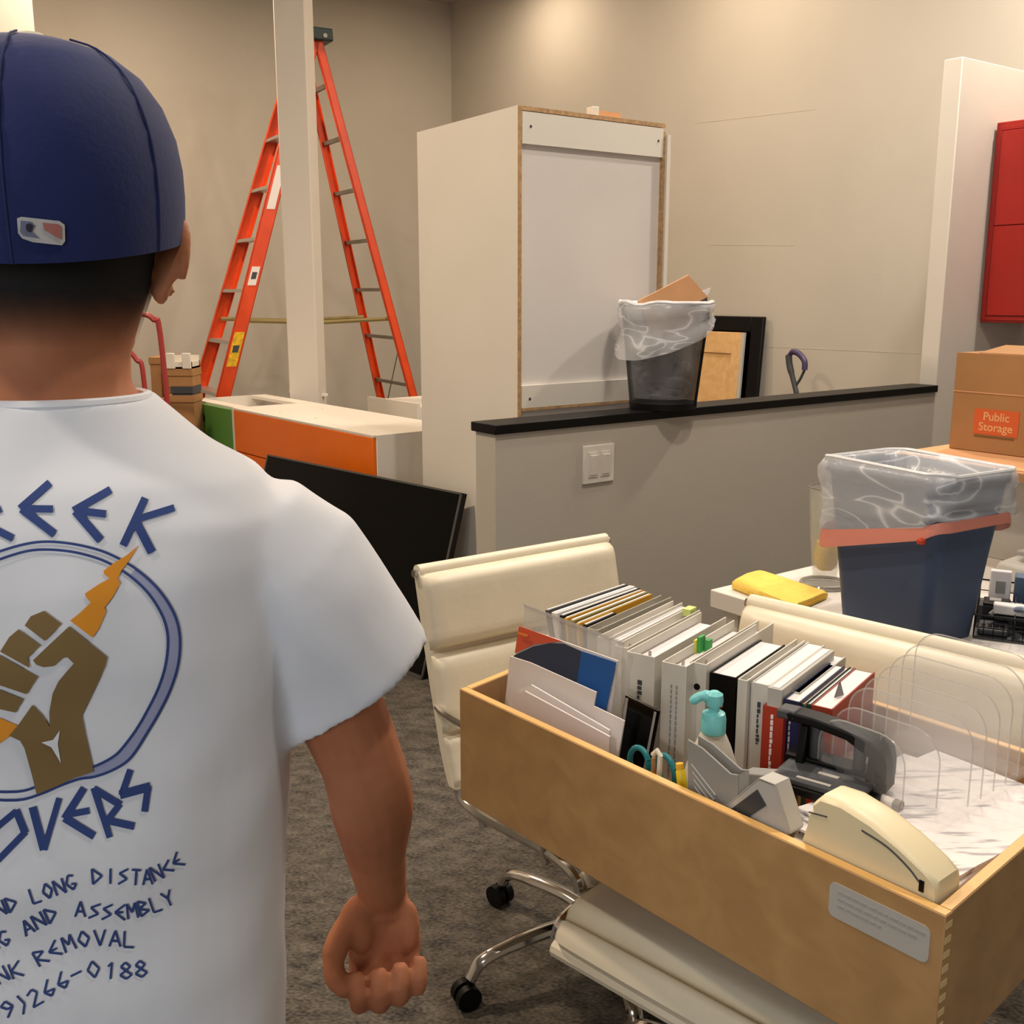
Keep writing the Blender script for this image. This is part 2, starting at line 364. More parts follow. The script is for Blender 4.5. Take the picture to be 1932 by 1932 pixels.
B(Fo).box(G0+.018, G1-.018, .02, .488, .1, .118).build('bottom_panel', m_lam, gc)
dg = B(Fo).box(G0+.02, G1-.003, 0, .019, .08, TZ-.012).build('cabinet_door', m_green, gc, bevel=.002)
B(Fo).tube([(G0+.42, -.002, TZ-.09), (G0+.42, .001, TZ-.09)], .028, 18).build('finger_hole', m_black, gc)
lw_ = AZ(693, 748, TZ)
bk = thing('base_cabinet', 'plain white cabinet box behind the orange one, foot of the ladder beside it', 'cabinet', (lw_.x, lw_.y, 0), 0, 'loose floor cabinets by the ladder')
Fb = frame((lw_.x, lw_.y, 0), u_*-1, pz)
B(Fb).box(0, .55, 0, .5, 0, TZ-.02).build('carcass', m_lam, bk, bevel=.002)
B(Fb).box(0, .55, 0, .02, TZ-.02, TZ).build('top_edge', m_lam, bk)
tag(B(frame(AZ(545, 741, TZ)+V((0, 0, .001)), u_*-1, pz)).box(0, .38, 0, .07, 0, .018).build('panel_strip', m_lam, bevel=.002), 'loose white panel strip lying across the back of the floor cabinets', 'panel strip')

# ================================================================ LADDER
LK = 1.10; LX, LY, LAZ, WT, WS, AF, AR, LZ = -1.244*LK, 6.918*LK, .514, .278*LK, .149, .33, .238, CH+1.535*LK
lu = V((math.sin(LAZ), -math.cos(LAZ), 0)); ls = V((math.cos(LAZ), math.sin(LAZ), 0)); L0 = V((LX, LY, 0))
ld = thing('step_ladder', 'tall orange fibreglass step ladder standing open behind the white post', 'ladder', L0)
def lp(side, near, z, dx=0, dy=0):
    k = (-AF if side == 'f' else AR); return L0+lu*(near*(WT+WS*(LZ-z))/2+dy)+ls*(k*(LZ-z)+dx)+V((0, 0, z))
def rail(side, near, w_, t):
    b = B(); r = []
    for z in (0.03, LZ-.06):
        r.append([lp(side, near, z, -w_/2, -t*near), lp(side, near, z, w_/2, -t*near), lp(side, near, z, w_/2, 0), lp(side, near, z, -w_/2, 0)])
    b.loft(r); return b
for side, w_ in (('f', .095), ('r', .058)):
    for near in (1, -1):
        q = rail(side, near, w_, .006)
        for e in (-1, 1):   # channel flanges
            r = []
            for z in (.03, LZ-.06):
                r.append([lp(side, near, z, e*w_/2-e*.006, -.028*near), lp(side, near, z, e*w_/2, -.028*near), lp(side, near, z, e*w_/2, 0), lp(side, near, z, e*w_/2-e*.006, 0)])
            q.loft(r)
        rl = q.build('front_rail' if side == 'f' else 'rear_rail', m_fib, ld)
        ft = B(); ft.loft([[lp(side, near, z, a*w_*.6, c*.03) for a, c in ((-1, -1), (1, -1), (1, 1), (-1, 1))] for z in (0, .05)]); ft.build('rubber_foot', m_black, rl)
        if side == 'f' and near == 1:   # stickers on the outside of the near front rail
            for z0, z1, m_, wd in ((2.03, 2.31, m_paper, .055), (1.54, 1.66, m_paper, .055), (1.02, 1.24, mat('yellow_sticker', (238, 190, 20), .5, var=.4, vs=40), .066), (2.49, 2.71, m_paper, .06)):
                s_ = B(); s_.loft([[lp(side, near, z, -wd/2, .0005), lp(side, near, z, wd/2, .0005), lp(side, near, z, wd/2, .002), lp(side, near, z, -wd/2, .002)] for z in (z0, z1)])
                s_.build('sticker', m_, rl)
                if z0 < 1.9 or z0 > 2.4:
                    s2 = B(); zm = (z0+z1)/2; s2.loft([[lp(side, near, z, -wd*.3, .002), lp(side, near, z, wd*.3, .002), lp(side, near, z, wd*.3, .003), lp(side, near, z, -wd*.3, .003)] for z in (zm-.02, zm+.025)])
                    s2.build('sticker_print', m_greyd if z0 < 2.4 else m_navy_ink, rl)
for k in range(1, 10):
    z = LZ-.3048*LK*k
    if z < .05: break
    st = B(); dd = .085/2
    st.loft([[lp('f', e, z+a, x, -e*.01) for x, a in ((-dd, -.018), (dd, -.018), (dd, .004), (-dd, .004))] for e in (-1, 1)])
    st.build('step', m_alu, ld)
    rg = B(); rg.loft([[lp('r', e, z+a, x, -e*.01) for x, a in ((-.012, -.012), (.012, -.012), (.012, .012), (-.012, .012))] for e in (-1, 1)])
    rg.build('rung', m_alud, ld)
tcap = B(); tcap.loft([[L0+lu*a*(WT/2+.04)+ls*c*.11+V((0, 0, z)) for a, c in ((-1, -1), (1, -1), (1, 1), (-1, 1))] for z in (LZ-.07, LZ+.01)])
tcap.build('top_cap', m_dkgreen, ld, bevel=.01)
for c in (-.05, .05):
    q = B(); p = L0+lu*(WT/2+.041)+ls*c+V((0, 0, LZ-.04)); q.tube([p, p+lu*.006], .014, 10); q.build('bolt', m_alud, ld)
zs = CH-.17*LK
for e in (1, -1):
    mid = (lp('f', e, zs)+lp('r', e, zs))/2+V((0, 0, -.02))
    for sd in ('f', 'r'):
        q = B(); a = lp(sd, e, zs, 0, -e*.03); q.tube([a, mid-lu*e*.03], .016, 6, sq=(.3, 1)); q.build('spreader_bar', m_olive, ld)
q = B(); q.tube([lp('r', 1, 1.1, 0, -.05), lp('r', -1, .6, 0, .05)], .004, 6); q.build('brace', m_alud, ld)

# ================================================================ HAND TRUCK AND CRATES (far left)
hy = 5.5
def HY(px, py, y=hy): return AY(px, py, y)
tr = HY(306, 640); tl = HY(205, 640)
ht = thing('hand_truck', 'red tubular hand truck standing near the ladder foot', 'hand truck', (tr.x-.15, hy, 0))
ztop = HY(290, 592).z
xr = HY(311, 700).x; xl = xr-.36
q = B(); q.tube(arc([(xr+.03, hy+.05, .12), (xr+.015, hy, .6), (xr-.005, hy-.02, ztop-.10), (xr-.03, hy-.03, ztop-.03), (xr-.09, hy-.03, ztop), (xl+.09, hy-.03, ztop),
     (xl+.03, hy-.03, ztop-.03), (xl, hy-.02, ztop-.1), (xl-.02, hy, .6), (xl-.03, hy+.05, .12)], 5), .014, 8); q.build('frame_tube', m_redtube, ht, smooth=True)
x2 = HY(277, 700).x; z2 = HY(262, 655).z
q = B(); q.tube(arc([(x2+.02, hy-.08, .15), (x2+.01, hy-.08, z2-.18), (x2-.02, hy-.08, z2-.06), (x2-.09, hy-.08, z2), (x2-.16, hy-.08, z2-.06), (x2-.19, hy-.08, z2-.18), (x2-.2, hy-.08, .15)], 5), .013, 8)
q.build('inner_loop', m_redtube, ht, smooth=True)
for zb in (.95, .75, .4):
    q = B(); q.tube([(xl, hy, zb), (xr+.01, hy, zb)], .012, 8); q.build('crossbar', m_redtube, ht)
q = B(); q.tube([(x2-.09, hy-.08, z2-.02), (x2-.09, hy-.08, .4)], .012, 8); q.build('crossbar', m_redtube, ht)
B().box(xl, xr, hy-.25, hy+.02, .0, .012).build('toe_plate', m_redtube, ht)
for x in (xl-.06, xr+.06):
    q = B(); q.tube([(x-.03, hy+.12, .125), (x+.03, hy+.12, .125)], .125, 20); q.build('wheel', m_black, ht, bevel=.01)
q = B(); q.tube([(xl-.06, hy+.12, .125), (xr+.06, hy+.12, .125)], .01, 8); q.build('axle', m_alud, ht)
cy = 6.0
def crate(name, px0, px1, z0, z1, m_, label, cat, dep=.16, open_=False):
    x0 = AY(px0, 700, cy).x; x1 = AY(px1, 700, cy).x
    if z0 > 3: z0 = AY(340, z0, cy).z
    if z1 > 3: z1 = AY(340, z1, cy).z
    t = thing(name, label, cat, ((x0+x1)/2, cy+dep/2, z0))
    if open_:
        b = B(); b.box(x0, x1, cy, cy+.012, z0, z1).box(x0, x1, cy+dep-.012, cy+dep, z0, z1+.03).box(x0, x0+.012, cy, cy+dep, z0, z1).box(x1-.012, x1, cy, cy+dep, z0, z1).box(x0, x1, cy, cy+dep, z0, z0+.01)
        b.build('tray_body', m_, t)
        for x in (x0+.025, x1-.025): B().box(x-.025, x+.025, cy-.012, cy+.001, z0, z1+.05).build('corner_post', m_, t, bevel=.004)
    else:
        B().box(x0, x1, cy, cy+dep, z0, z1-.012).build('carton', m_, t)
        B().box(x0-.006, x1+.006, cy-.006, cy+dep+.006, z1-.04, z1).build('lid', m_, t, bevel=.002)
    return t
crate('storage_crate', 314, 362, 0, 746, m_kraft, 'brown storage carton at the bottom of the stack behind the hand truck', 'box')
crate('storage_crate', 322, 360, 745.8, 729, m_greyd, 'dark crate in the stack between hand truck and ladder', 'crate')
crate('cardboard_box', 317, 362, 728.8, 696, m_kraft, 'cardboard box under the white tray beside the hand truck', 'box')
crate('white_tray', 315, 362, 695.8, 683, m_lam, 'white wooden tray topping the stack left of the ladder', 'tray', open_=True)
cy = 6.1
crate('cardboard_box', 284, 303, 0, 674, m_kraft, 'narrow brown carton standing behind the red hand truck', 'box', dep=.3)

# ================================================================ TELEVISION leaning on a carton
TR = AY(872, 930, 3.0); TL = AZ(560, 868, TR.z); te = (TL-TR).normalized(); TSc = CH/(CH-AP(797, 1283, TR, te).z)
TR = AY(872, 930, 3.0*TSc-.002); TL = AZ(560, 868, TR.z); te = (TL-TR).normalized(); tA = V((te.y, -te.x, 0))
if tA.x < 0: tA = -tA
BR = AP(797, 1283, TR, te); dn = (BR-TR); hh = dn.length; tn = te.cross(dn.normalized())
if tn.dot(tA) < 0: tn = -tn
tv = thing('flat_screen', 'large black flat screen leaning against the tall white cabinet', 'screen', (TR.x, TR.y, 0))
Ft = frame(TR, te, tn, dn.normalized()*-1)   # x along width, y to the rear, z up
TW = 1.42
B(Ft).box(0, TW, .002, .03, -hh, 0).build('housing', m_black, tv, bevel=.004)
B(Ft).box(.012, TW-.012, -.0005, .003, -hh+.018, -.012).build('screen_panel', m_blackg, tv)
bz = B(Ft); bz.box(0, TW, -.004, .002, -.008, 0).box(0, TW, -.004, .002, -hh, -hh+.014).box(0, .008, -.004, .002, -hh, 0).box(TW-.008, TW, -.004, .002, -hh, 0)
bz.build('bezel', mat('graphite_trim', (92, 90, 88), .4, .5), tv)

# ================================================================ OFFICE CHAIRS
PROF = [(.255, .425), (.235, .452), (.15, .462), (0, .448), (-.13, .438), (-.19, .455), (-.225, .51), (-.25, .58), (-.29, .72), (-.332, .895)]
def profpt(t):
    pts = arc([(0, y, z) for y, z in CUR], 8); k = t*(len(pts)-1); i = min(int(k), len(pts)-2); f = k-i
    return pts[i]*(1-f)+pts[i+1]*f, (pts[i+1]-pts[i]).normalized()
def make_chair(label, loc, face, wid, leg0, drop=0, yk=1):
    global CUR
    CUR = [(y*(yk if y > 0 else 1), z-drop*(1 if i < 5 else .8 if i == 5 else .45 if i == 6 else .15 if i == 7 else 0)) for i, (y, z) in enumerate(PROF)]
    rz = math.atan2(face[1], face[0])-math.pi/2
    t = thing('office_chair', label, 'chair', (loc[0], loc[1], 0), rz, 'cream leather office chairs under the drawer')
    F = lambda p: WM[t] @ V(p)
    hw = wid/2
    for s in (-1, 1):
        q = B(F); q.tube([profpt(k/60)[0]+V((s*hw, 0, 0)) for k in range(61)], .013, 8, sq=(.8, 1)); q.build('side_rail', m_chrome, t, smooth=True)
    pts = [profpt(k/50)[0] for k in range(51)]
    q = B(F); q.loft([[p+V((-hw+.008, 0, 0)), p+V((hw-.008, 0, 0)), p+V((hw-.008, .004, .004)), p+V((-hw+.008, .004, .004))] for p in pts]); q.build('sling', m_leather, t, smooth=True)
    pts = [profpt(.56+.44*k/24)[0] for k in range(25)]; e_ = hw+.014
    q = B(F); q.loft([[p+V((-e_, -.014, -.002)), p+V((e_, -.014, -.002)), p+V((e_, .016, .002)), p+V((-e_, .016, .002))] for p in pts]); q.build('back_shell', m_leather, t, bevel=.005)
    # soft pads: t ranges along the profile
    for nm, t0, t1, th in (('seat_pad', .015, .10, .03), ('seat_pad', .105, .27, .04), ('seat_pad', .275, .46, .04), ('back_pad', .555, .735, .034), ('back_pad', .74, .884, .042), ('back_pad', .889, .995, .046)):
        rings = []
        N = 12
        for k in range(N+1):
            f = k/N; tt = t0+(t1-t0)*f; p, tg = profpt(tt); up = V((0, -tg.z, tg.y))
            if up.z < 0 and tt < .5: up = -up
            if tt >= .5 and up.y < 0: up = -up
            e = min(1, min(f, 1-f)*6); hgt = th*(.35+.65*math.sqrt(max(0, 1-(1-e)**2)))
            W = hw-.010 if tt < .5 else hw+.013; ring = []
            for x, y in ((-1, 0), (-1, .55), (-.96, .88), (-.85, 1), (-.4, 1.12), (0, 1.15), (.4, 1.12), (.85, 1), (.96, .88), (1, .55), (1, 0)):
                ring.append(p+V((x*W, 0, 0))+up*(y*hgt+.003))
            rings.append(ring)
        q = B(F); q.loft(rings); q.build(nm, m_leather, t, smooth=True, ang=70)
    # lower roll under the front of the seat
    q = B(F); q.tube([(-hw+.005, .262*yk, .415-drop), (hw-.005, .262*yk, .415-drop)], .016, 10); q.build('front_roll', m_leather, t, smooth=True)
    q = B(F); q.tube([(-hw-.012, -.330, .892), (hw+.012, -.330, .892)], .017, 12); q.build('top_roll', m_leather, t, smooth=True)
    for s in (-1, 1):
        q = B(F); q.tube([(s*(hw+.012), -.330, .890), (s*(hw+.022), -.330, .890)], .009, 10); q.build('bar_cap', m_chrome, t, smooth=True)
    q = B(F); q.tube([(-hw, .12, .435-drop), (hw, .12, .435-drop)], .011, 8); q.tube([(-hw, -.1, .42-drop), (hw, -.1, .42-drop)], .011, 8); q.build('seat_stretcher', m_chrome, t, smooth=True)
    for s in (-1, 1):
        q = B(F); q.tube(arc([(s*hw, .13, .45-drop), (s*(hw+.02), .14, .50), (s*(hw+.022), .13, .57), (s*(hw+.022), .09, .60), (s*(hw+.022), -.1, .602), (s*(hw+.022), -.2, .602), (s*(hw+.01), -.255, .60)], 5), .009, 8)
        ar = q.build('armrest', m_chrome, t, smooth=True)
    q = B(F); q.box(-.08, .08, -.1, .1, .385-drop, .415-drop); q.build('tilt_mechanism', m_black, t, bevel=.01)
    q = B(F); q.lathe([(.014, .39-drop), (.014, .25), (.024, .245), (.026, .09)], (0, 0, 0), 18); q.build('gas_column', m_black, t, smooth=True)
    q = B(F); q.lathe([(.035, .085), (.045, .095), (.04, .135), (.028, .145)], (0, 0, 0), 18); q.build('hub', m_chrome, t, smooth=True)
    for k in range(5):
        a = leg0+k*2*math.pi/5-rz; c_, s_ = math.cos(a), math.sin(a)
        q = B(F); q.tube(arc([(c_*.03, s_*.03, .118), (c_*.12, s_*.12, .125), (c_*.24, s_*.24, .112), (c_*.30, s_*.30, .095), (c_*.325, s_*.325, .062)], 5), [.019]*10+[.017]*6+[.016]*5, 10, sq=(1, .8))
        lg = q.build('base_leg', m_chrome, t, smooth=True)
        q = B(F); px_, py_ = -s_, c_
        for e in (-1, 1):
            cx_, cy_ = c_*.335+px_*e*.014, s_*.335+py_*e*.014
            q.tube([(cx_-px_*.009, cy_-py_*.009, .0275), (cx_+px_*.009, cy_+py_*.009, .0275)], .0272, 16)
        q.tube([(c_*.325, s_*.325, .03), (c_*.325, s_*.325, .066)], .009, 8)
        q.build('caster', m_black, lg, smooth=True)
    return t
chA = make_chair('cream leather office chair nearest the half wall, seen from its front left side', (.203, 2.157), (.58, -.815), .52, math.radians(206), .035, .93)
chB = make_chair('cream leather office chair under the wooden drawer, seat edge facing the camera', (.452, 1.60), (-.70, -.71), .555, math.radians(60))
# ================================================================ TABLE
T0 = V((.517, 2.664, 0)); TH = .74
Ftb = frame(T0, d, n*-1)
tb = thing('work_table', 'white table along the half wall carrying the blue bin', 'table', T0+d*.7-n*.4)
B(Ftb).box(0, 1.52, 0, .90, TH-.048, TH).build('tabletop', m_table, tb, bevel=.003)
for x, y in ((.05, .05), (.36, .85), (1.47, .05), (1.47, .85)):
        B(Ftb).box(x-.025, x+.025, y-.025, y+.025, 0, TH-.048).build('leg', m_table, tb, bevel=.003)
# ================================================================ WOODEN DRAWER (resting on both chairs' armrests)
ZR = .82
DA = AZ(867, 1300, ZR); DB = AZ(1785, 1730, ZR); e1 = (DB-DA).normalized(); e2 = V((-e1.y, e1.x, 0)); DL_ = (DB-DA).length; DW = .51; ZB = .612
D0 = V((DA.x, DA.y, 0)); FD = frame(D0, e1, e2)
def DZ(px, py, z): p = AZ(px, py, z)-D0; return p.dot(e1), p.dot(e2)
def DP(px, py, t): return AP(px, py, D0+e2*t, e2)
dr = thing('wooden_drawer', 'maple drawer full of office supplies, set across the two cream chairs', 'drawer', D0+e1*.45+e2*.23+V((0, 0, ZB)))
th = .016
B(FD).box(0, DL_, 0, th, ZB, ZR).build('front_board', m_maplep, dr, bevel=.0012)
KL, KR = -.167, -.062
def quad(s0, k0, s1, k1, t0, t1, z0, z1):
    return [(s0+k0*t0, t0, z0), (s1+k1*t0, t0, z0), (s1+k1*t1, t1, z0), (s0+k0*t1, t1, z0), (s0+k0*t0, t0, z1), (s1+k1*t0, t0, z1), (s1+k1*t1, t1, z1), (s0+k0*t1, t1, z1)]
B(FD).hexa(quad(0, KL, DL_, KR, DW-th, DW, ZB, ZR)).build('rear_board', m_maplep, dr, bevel=.0012)
B(FD).hexa(quad(0, KL, th, KL, th, DW-th, ZB, ZR)).build('side_board', m_maplep, dr, bevel=.0012)
B(FD).hexa(quad(DL_-th, KR, DL_, KR, th, DW-th, ZB, ZR)).build('side_board', m_maplep, dr, bevel=.0012)
B(FD).hexa(quad(th, KL, DL_-th, KR, th, DW-th, ZB+.006, ZB+.016)).build('bottom_board', m_maplep, dr)
rm = B(FD)
rm.box(.0015, DL_-.0015, .0015, th-.0015, ZR, ZR+.0008).hexa(quad(.0015, KL, DL_-.0015, KR, DW-th+.0015, DW-.0015, ZR, ZR+.0008)).hexa(quad(.0015, KL, th-.0015, KL, th, DW-th, ZR, ZR+.0008)).hexa(quad(DL_-th+.0015, KR, DL_-.0015, KR, th, DW-th, ZR, ZR+.0008))
rm.build('top_edge', m_maple, dr)
fj = B(FD)
for k in range(11): z = ZB+.006+k*.0185; fj.box(DL_-.0002, DL_+.0006, .002, th-.001, z, z+.008)
fj.build('finger_joint', mat('end_grain', (226, 196, 140), .7), dr)
lb = B(FD)
q = [DP(1567, 1655, -.0005), DP(1755, 1770, -.0005), DP(1751, 1812, -.0005), DP(1600, 1728, -.0005), DP(1569, 1700, -.0005)]
(s0, z0), (s1, z1) = [((p-D0).dot(e1), p.z) for p in (q[0], q[2])]
zt = ZR-.022; zb_ = ZR-.068
pts = [((s0+s1)/2+x, -.0008, (zt+zb_)/2+y) for x, y in rrect(s1-s0, zt-zb_, .009, 5)]
lab = B(FD).prism(pts, (0, .001, 0)).build('paper_label', m_greyl, dr)
pr_ = B(FD)
random.seed(3)
for row, zz in enumerate((zt-.012, zt-.021, zt-.030)):
    x = s0+.012
    while x < s0+(.115 if row < 2 else .07):
        w_ = random.uniform(.004, .012); pr_.box(x, x+w_, -.0014, -.0009, zz, zz+.0032); x += w_+.003
pr_.build('label_print', mat('faded_label_ink', (166, 162, 160), .7), lab)

IDX = 0
def fileitem(name, label, cat, px, py, z1, thick, length, m_, kind, group=None, t=None, s=None, pages=None, height=None, zbot=None, skew=-.25):
    s_, t_ = DZ(px, py, z1)
    if s is not None: s_ = s
    if t is not None: t_ = t
    zb = zbot if zbot else ZB+.018
    global IDX
    i_ = IDX; IDX += 1; skew = -.13-.12*min(1, i_/9); lean = .26*max(0, 1-i_/9)
    bd = (e1*skew+e2).normalized(); bx = V((bd.y, -bd.x, 0))
    o = D0+e1*s_+e2*t_
    T = thing(name, label, cat, o+V((0, 0, zb)), group={'ring_binder': 'white binders in the drawer', 'file_folder': 'thin folders in the drawer', 'book': 'books in the drawer'}.get(name))
    F0 = frame(o, bx, bd); F = lambda p: F0(p)+e1*(lean*(z1-p[2])); th_ = .0022
    if kind == 'binder':
        q = B(F); q.box(0, th_, 0, length, zb, z1).box(thick-th_, thick, 0, length, zb, z1); q.build('cover', m_, T)
        B(F).box(0, thick, -.002, .0005, zb, z1).build('spine', m_, T, bevel=.0008)
        B(F).box(th_+.002, thick*.78, .012, length-.012, zb+.01, z1-.012-random.random()*.006).build('sheets', pages or m_paper, T)
        q = B(F); q.tube([(thick*.5, .02, zb+.05), (thick*.5, .03, z1-.004)], .003, 6); q.build('ring_rail', m_chrome, T)
    elif kind == 'book':
        q = B(F); q.box(0, th_, 0, length, zb, z1).box(thick-th_, thick, 0, length, zb, z1).box(0, thick, -.001, .002, zb, z1); q.build('cover', m_, T)
        B(F).box(th_, thick-th_, .003, length-.004, zb+.002, z1-.002).build('pages', pages or m_paper, T)
    else:
        B(F).box(0, thick, 0, length, zb, z1).build('folder_sleeve', m_, T, bevel=min(.001, thick*.2))
        B(F).box(thick*.25, thick*.75, .004, length-.006, zb+.01, z1+.0012).build('sheets', pages or m_paper, T)
    return T, F
def spine_print(T, F, thick, z0, z1, m_, rows=1):
    q = B(F); z = z1
    while z > z0:
        h = random.uniform(.003, .010); h = min(h, z-z0)
        for r in range(rows):
            x = thick*(.40+.22*r) if rows > 1 else thick*.42
            q.box(x, x+thick*(.05 if rows > 1 else random.uniform(.06, .16)), -.0032, -.0022 if False else -.0012, z-h, z)
        z -= h+.0025
    q.build('spine_title', m_, T)
m_gold = mat('golden_folder', (206, 152, 30), .5); m_oliv = mat('olive_folder', (134, 122, 60), .6)
m_greyfold = mat('grey_folder', (168, 162, 148), .6); m_ivory = mat('ivory_cardstock', (222, 212, 190), .7)
G_ = 'folders and binders filed in the maple drawer'
fi = [
 ('file_folder', 'thin dark grey folder, first on the left of the filed row', 'folder', 1028, 1151, .915, .006, .25, m_greyd, 'f'),
 ('file_folder', 'white folder second from the left in the filed row', 'folder', 1040, 1155, .915, .012, .25, m_paper, 'f'),
 ('file_folder', 'black folder between the white one and the golden one', 'folder', 1055, 1161, .915, .008, .25, m_black, 'f'),
 ('file_folder', 'thin golden yellow folder left of the olive one', 'folder', 1064, 1166, .915, .006, .25, m_gold, 'f'),
 ('file_folder', 'olive green folder between two golden ones', 'folder', 1074, 1170, .915, .009, .25, m_oliv, 'f'),
 ('file_folder', 'golden folder right beside the thick grey one', 'folder', 1086, 1176, .915, .006, .25, m_gold, 'f'),
 ('file_folder', 'black folder squeezed before the thick grey one', 'folder', 1096, 1178, .91, .012, .10, m_black, 'f'),
 ('ring_binder', 'thick warm grey binder after the golden folders', 'binder', 1108, 1184, .915, .024, .26, m_greyfold, 'binder'),
 ('ring_binder', 'slim white binder right of the thick grey one', 'binder', 1128, 1200, .912, .022, .27, m_binder, 'binder'),
 ('paper_stack', 'stack of loose white sheets filed between the slim white binders', 'paper', 1144, 1208, .905, .020, .26, m_paper, 'f'),
 ('ring_binder', 'white binder with yellow green tab at its far end', 'binder', 1160, 1217, .912, .026, .27, m_binder, 'binder'),
 ('ring_binder', 'widest white binder, small black title on its spine', 'binder', 1184, 1228, .915, .052, .27, m_binder, 'binder'),
 ('ring_binder', 'white binder with two long faint lines of spine text', 'binder', 1250, 1247, .915, .044, .27, m_binder, 'binder'),
 ('ring_binder', 'narrow white binder with a round black finger hole in its spine', 'binder', 1302, 1247, .915, .030, .27, m_binder, 'binder'),
 ('book', 'tall black book with orange spine lettering behind the pump bottle', 'book', 1340, 1268, .90, .045, .20, m_black, 'book'),
 ('ring_binder', 'thin white binder right of the black book', 'binder', 1393, 1280, .905, .016, .24, m_binder, 'binder'),
 ('book', 'white spiral catalogue standing behind the red book', 'book', 1418, 1286, .90, .030, .24, m_binder, 'book'),
 ('file_folder', 'pale grey folder next to the white catalogue', 'folder', 1448, 1296, .90, .024, .23, m_greyl, 'f'),
]
for it in fi:
    T, F = fileitem(*it[:10], group=None)
    if it[0] == 'ring_binder' and it[3] == 1184: spine_print(T, F, .052, .83, .87, m_greyd)
    if it[0] == 'ring_binder' and it[3] == 1250: spine_print(T, F, .044, .72, .88, m_grey, 2)
    if it[0] == 'ring_binder' and it[3] == 1302:
        q = B(F); q.tube([(.015, -.0035, .875), (.015, -.0015, .875)], .0055, 14); q.build('finger_hole', m_black, T)
    if it[0] == 'book' and it[3] == 1340:
        spine_print(T, F, .045, .78, .86, mat('orange_ink', (150, 80, 40), .6))
    if it[0] == 'book' and it[3] == 1418: spine_print(T, F, .03, .80, .87, m_greyd)
    if it[3] == 1160:
        B(F).box(.004, .02, .24, .266, .905, .918).build('index_tab', mat('yellow_green_tab', (206, 220, 130), .6), T)
    if it[3] == 1250:
        q = B(F); bx_ = [(.004, .12, .905), (.02, .135, .93), (.01, .15, .925)]
        q.box(.004, .010, .115, .135, .89, .925).box(.012, .02, .128, .142, .885, .918); q.build('sticky_flag', mat('green_flag', (64, 160, 84), .6), T)
        B(F).box(.0, .004, .11, .128, .885, .92).build('sticky_flag', mat('yellow_flag', (224, 214, 74), .6), T)
m_navy = mat('navy_cover', (18, 26, 74), .4); m_redc = mat('brick_red_cover', (170, 46, 22), .4); m_redb = mat('red_brown_cover', (168, 66, 48), .5)
m_tan = mat('tan_cover', (196, 150, 84), .5)
bks = [
 ('book', 'brick red book with a long white spine title', 'book', 1440, 1330, .872, .034, .20, m_redc, 'book'),
 ('book', 'navy blue book with white spine lettering', 'book', 1479, 1318, .885, .026, .20, m_navy, 'book'),
 ('book', 'slim teal topped tan book between navy and dark green ones', 'book', 1507, 1325, .88, .012, .20, m_tan, 'book'),
 ('book', 'slim dark green book beside the thick red one', 'book', 1520, 1327, .88, .009, .20, mat('dark_green_cover', (26, 62, 58), .5), 'book'),
 ('book', 'thick red and cream book at the right end of the row', 'book', 1530, 1329, .88, .034, .20, m_redb, 'book'),
]
for it in bks:
    T, F = fileitem(*it[:10])
    if it[3] == 1440: spine_print(T, F, .034, .66, .86, m_paper)
    if it[3] == 1479: spine_print(T, F, .026, .70, .87, m_greyl)
    if it[3] == 1507: B(F).box(.0005, .0115, -.0022, -.0009, .85, .878).build('spine_band', m_tealdk, T)
    if it[3] == 1530:
        B(F).box(.002, .012, -.0022, -.0009, .70, .874).build('spine_band', m_redc, T)
        q = B(F); q.add([(.018, .05, .8788), (.026, .07, .8788), (.022, .06, .905)], [(0, 1, 2)]); q.add([(.019, .0505, .8788), (.027, .0705, .8788), (.023, .0605, .905)], [(0, 1, 2)]); q.build('paper_marker', m_grey, T)
# grey topped block of sheets between folder and red book
T, F = fileitem('note_pad', 'thick pad with grey cover standing behind the navy book', 'pad', 1475, 1300, .885, .030, .21, m_greyl, 'book')

def card(name, label, cat, polys, t, th_=.002):
    """flat pieces outlined in the drawer plane t (first one is the body, the rest are its printed parts)"""
    p0 = polys[0][2]; c = DP(p0[0][0], p0[0][1], t)
    T = thing(name, label, cat, V((c.x, c.y, ZB+.018)))
    for k, (nm, m_, pts) in enumerate(polys):
        q = B(); off = -.0012*k if k else 0
        q.prism([DP(x, y, t)+e2*(off) for x, y in pts], e2*(th_ if k == 0 else .001)); q.build(nm, m_, T)
    return T
m_env = mat('envelope_white', (232, 222, 220), .7)
card('plastic_sleeve', 'clear plastic sleeve leaning in the left end of the drawer', 'sleeve',
     [('sleeve_front', m_sleeve, [(990, 1142), (1178, 1215), (1172, 1242), (1170, 1440), (975, 1370)]), ('sleeve_rim', m_acre, [(988, 1138), (1178, 1211), (1177, 1218), (990, 1145)])], .150)
card('product_packet', 'packet with navy arc, red corner and blue side strip', 'packet',
     [('packet_body', m_paper, [(978, 1182), (1062, 1210), (1166, 1247), (1140, 1440), (960, 1370)]),
      ('red_corner', mat('red_print', (226, 96, 66), .5), [(980, 1181), (1062, 1210), (1040, 1212), (1008, 1216), (972, 1232)]),
      ('navy_arc', mat('navy_slate_print', (50, 60, 82), .5), [(972, 1236), (1008, 1219), (1040, 1213), (1066, 1214), (1100, 1229), (1090, 1300), (968, 1250)]),
      ('blue_strip', mat('blue_print', (26, 92, 166), .5), [(1100, 1228), (1165, 1249), (1143, 1350), (1088, 1310)]),
      ('orange_print', mat('orange_print', (236, 140, 60), .6), [(982, 1192), (1000, 1197), (998, 1201), (981, 1196)])], .120)
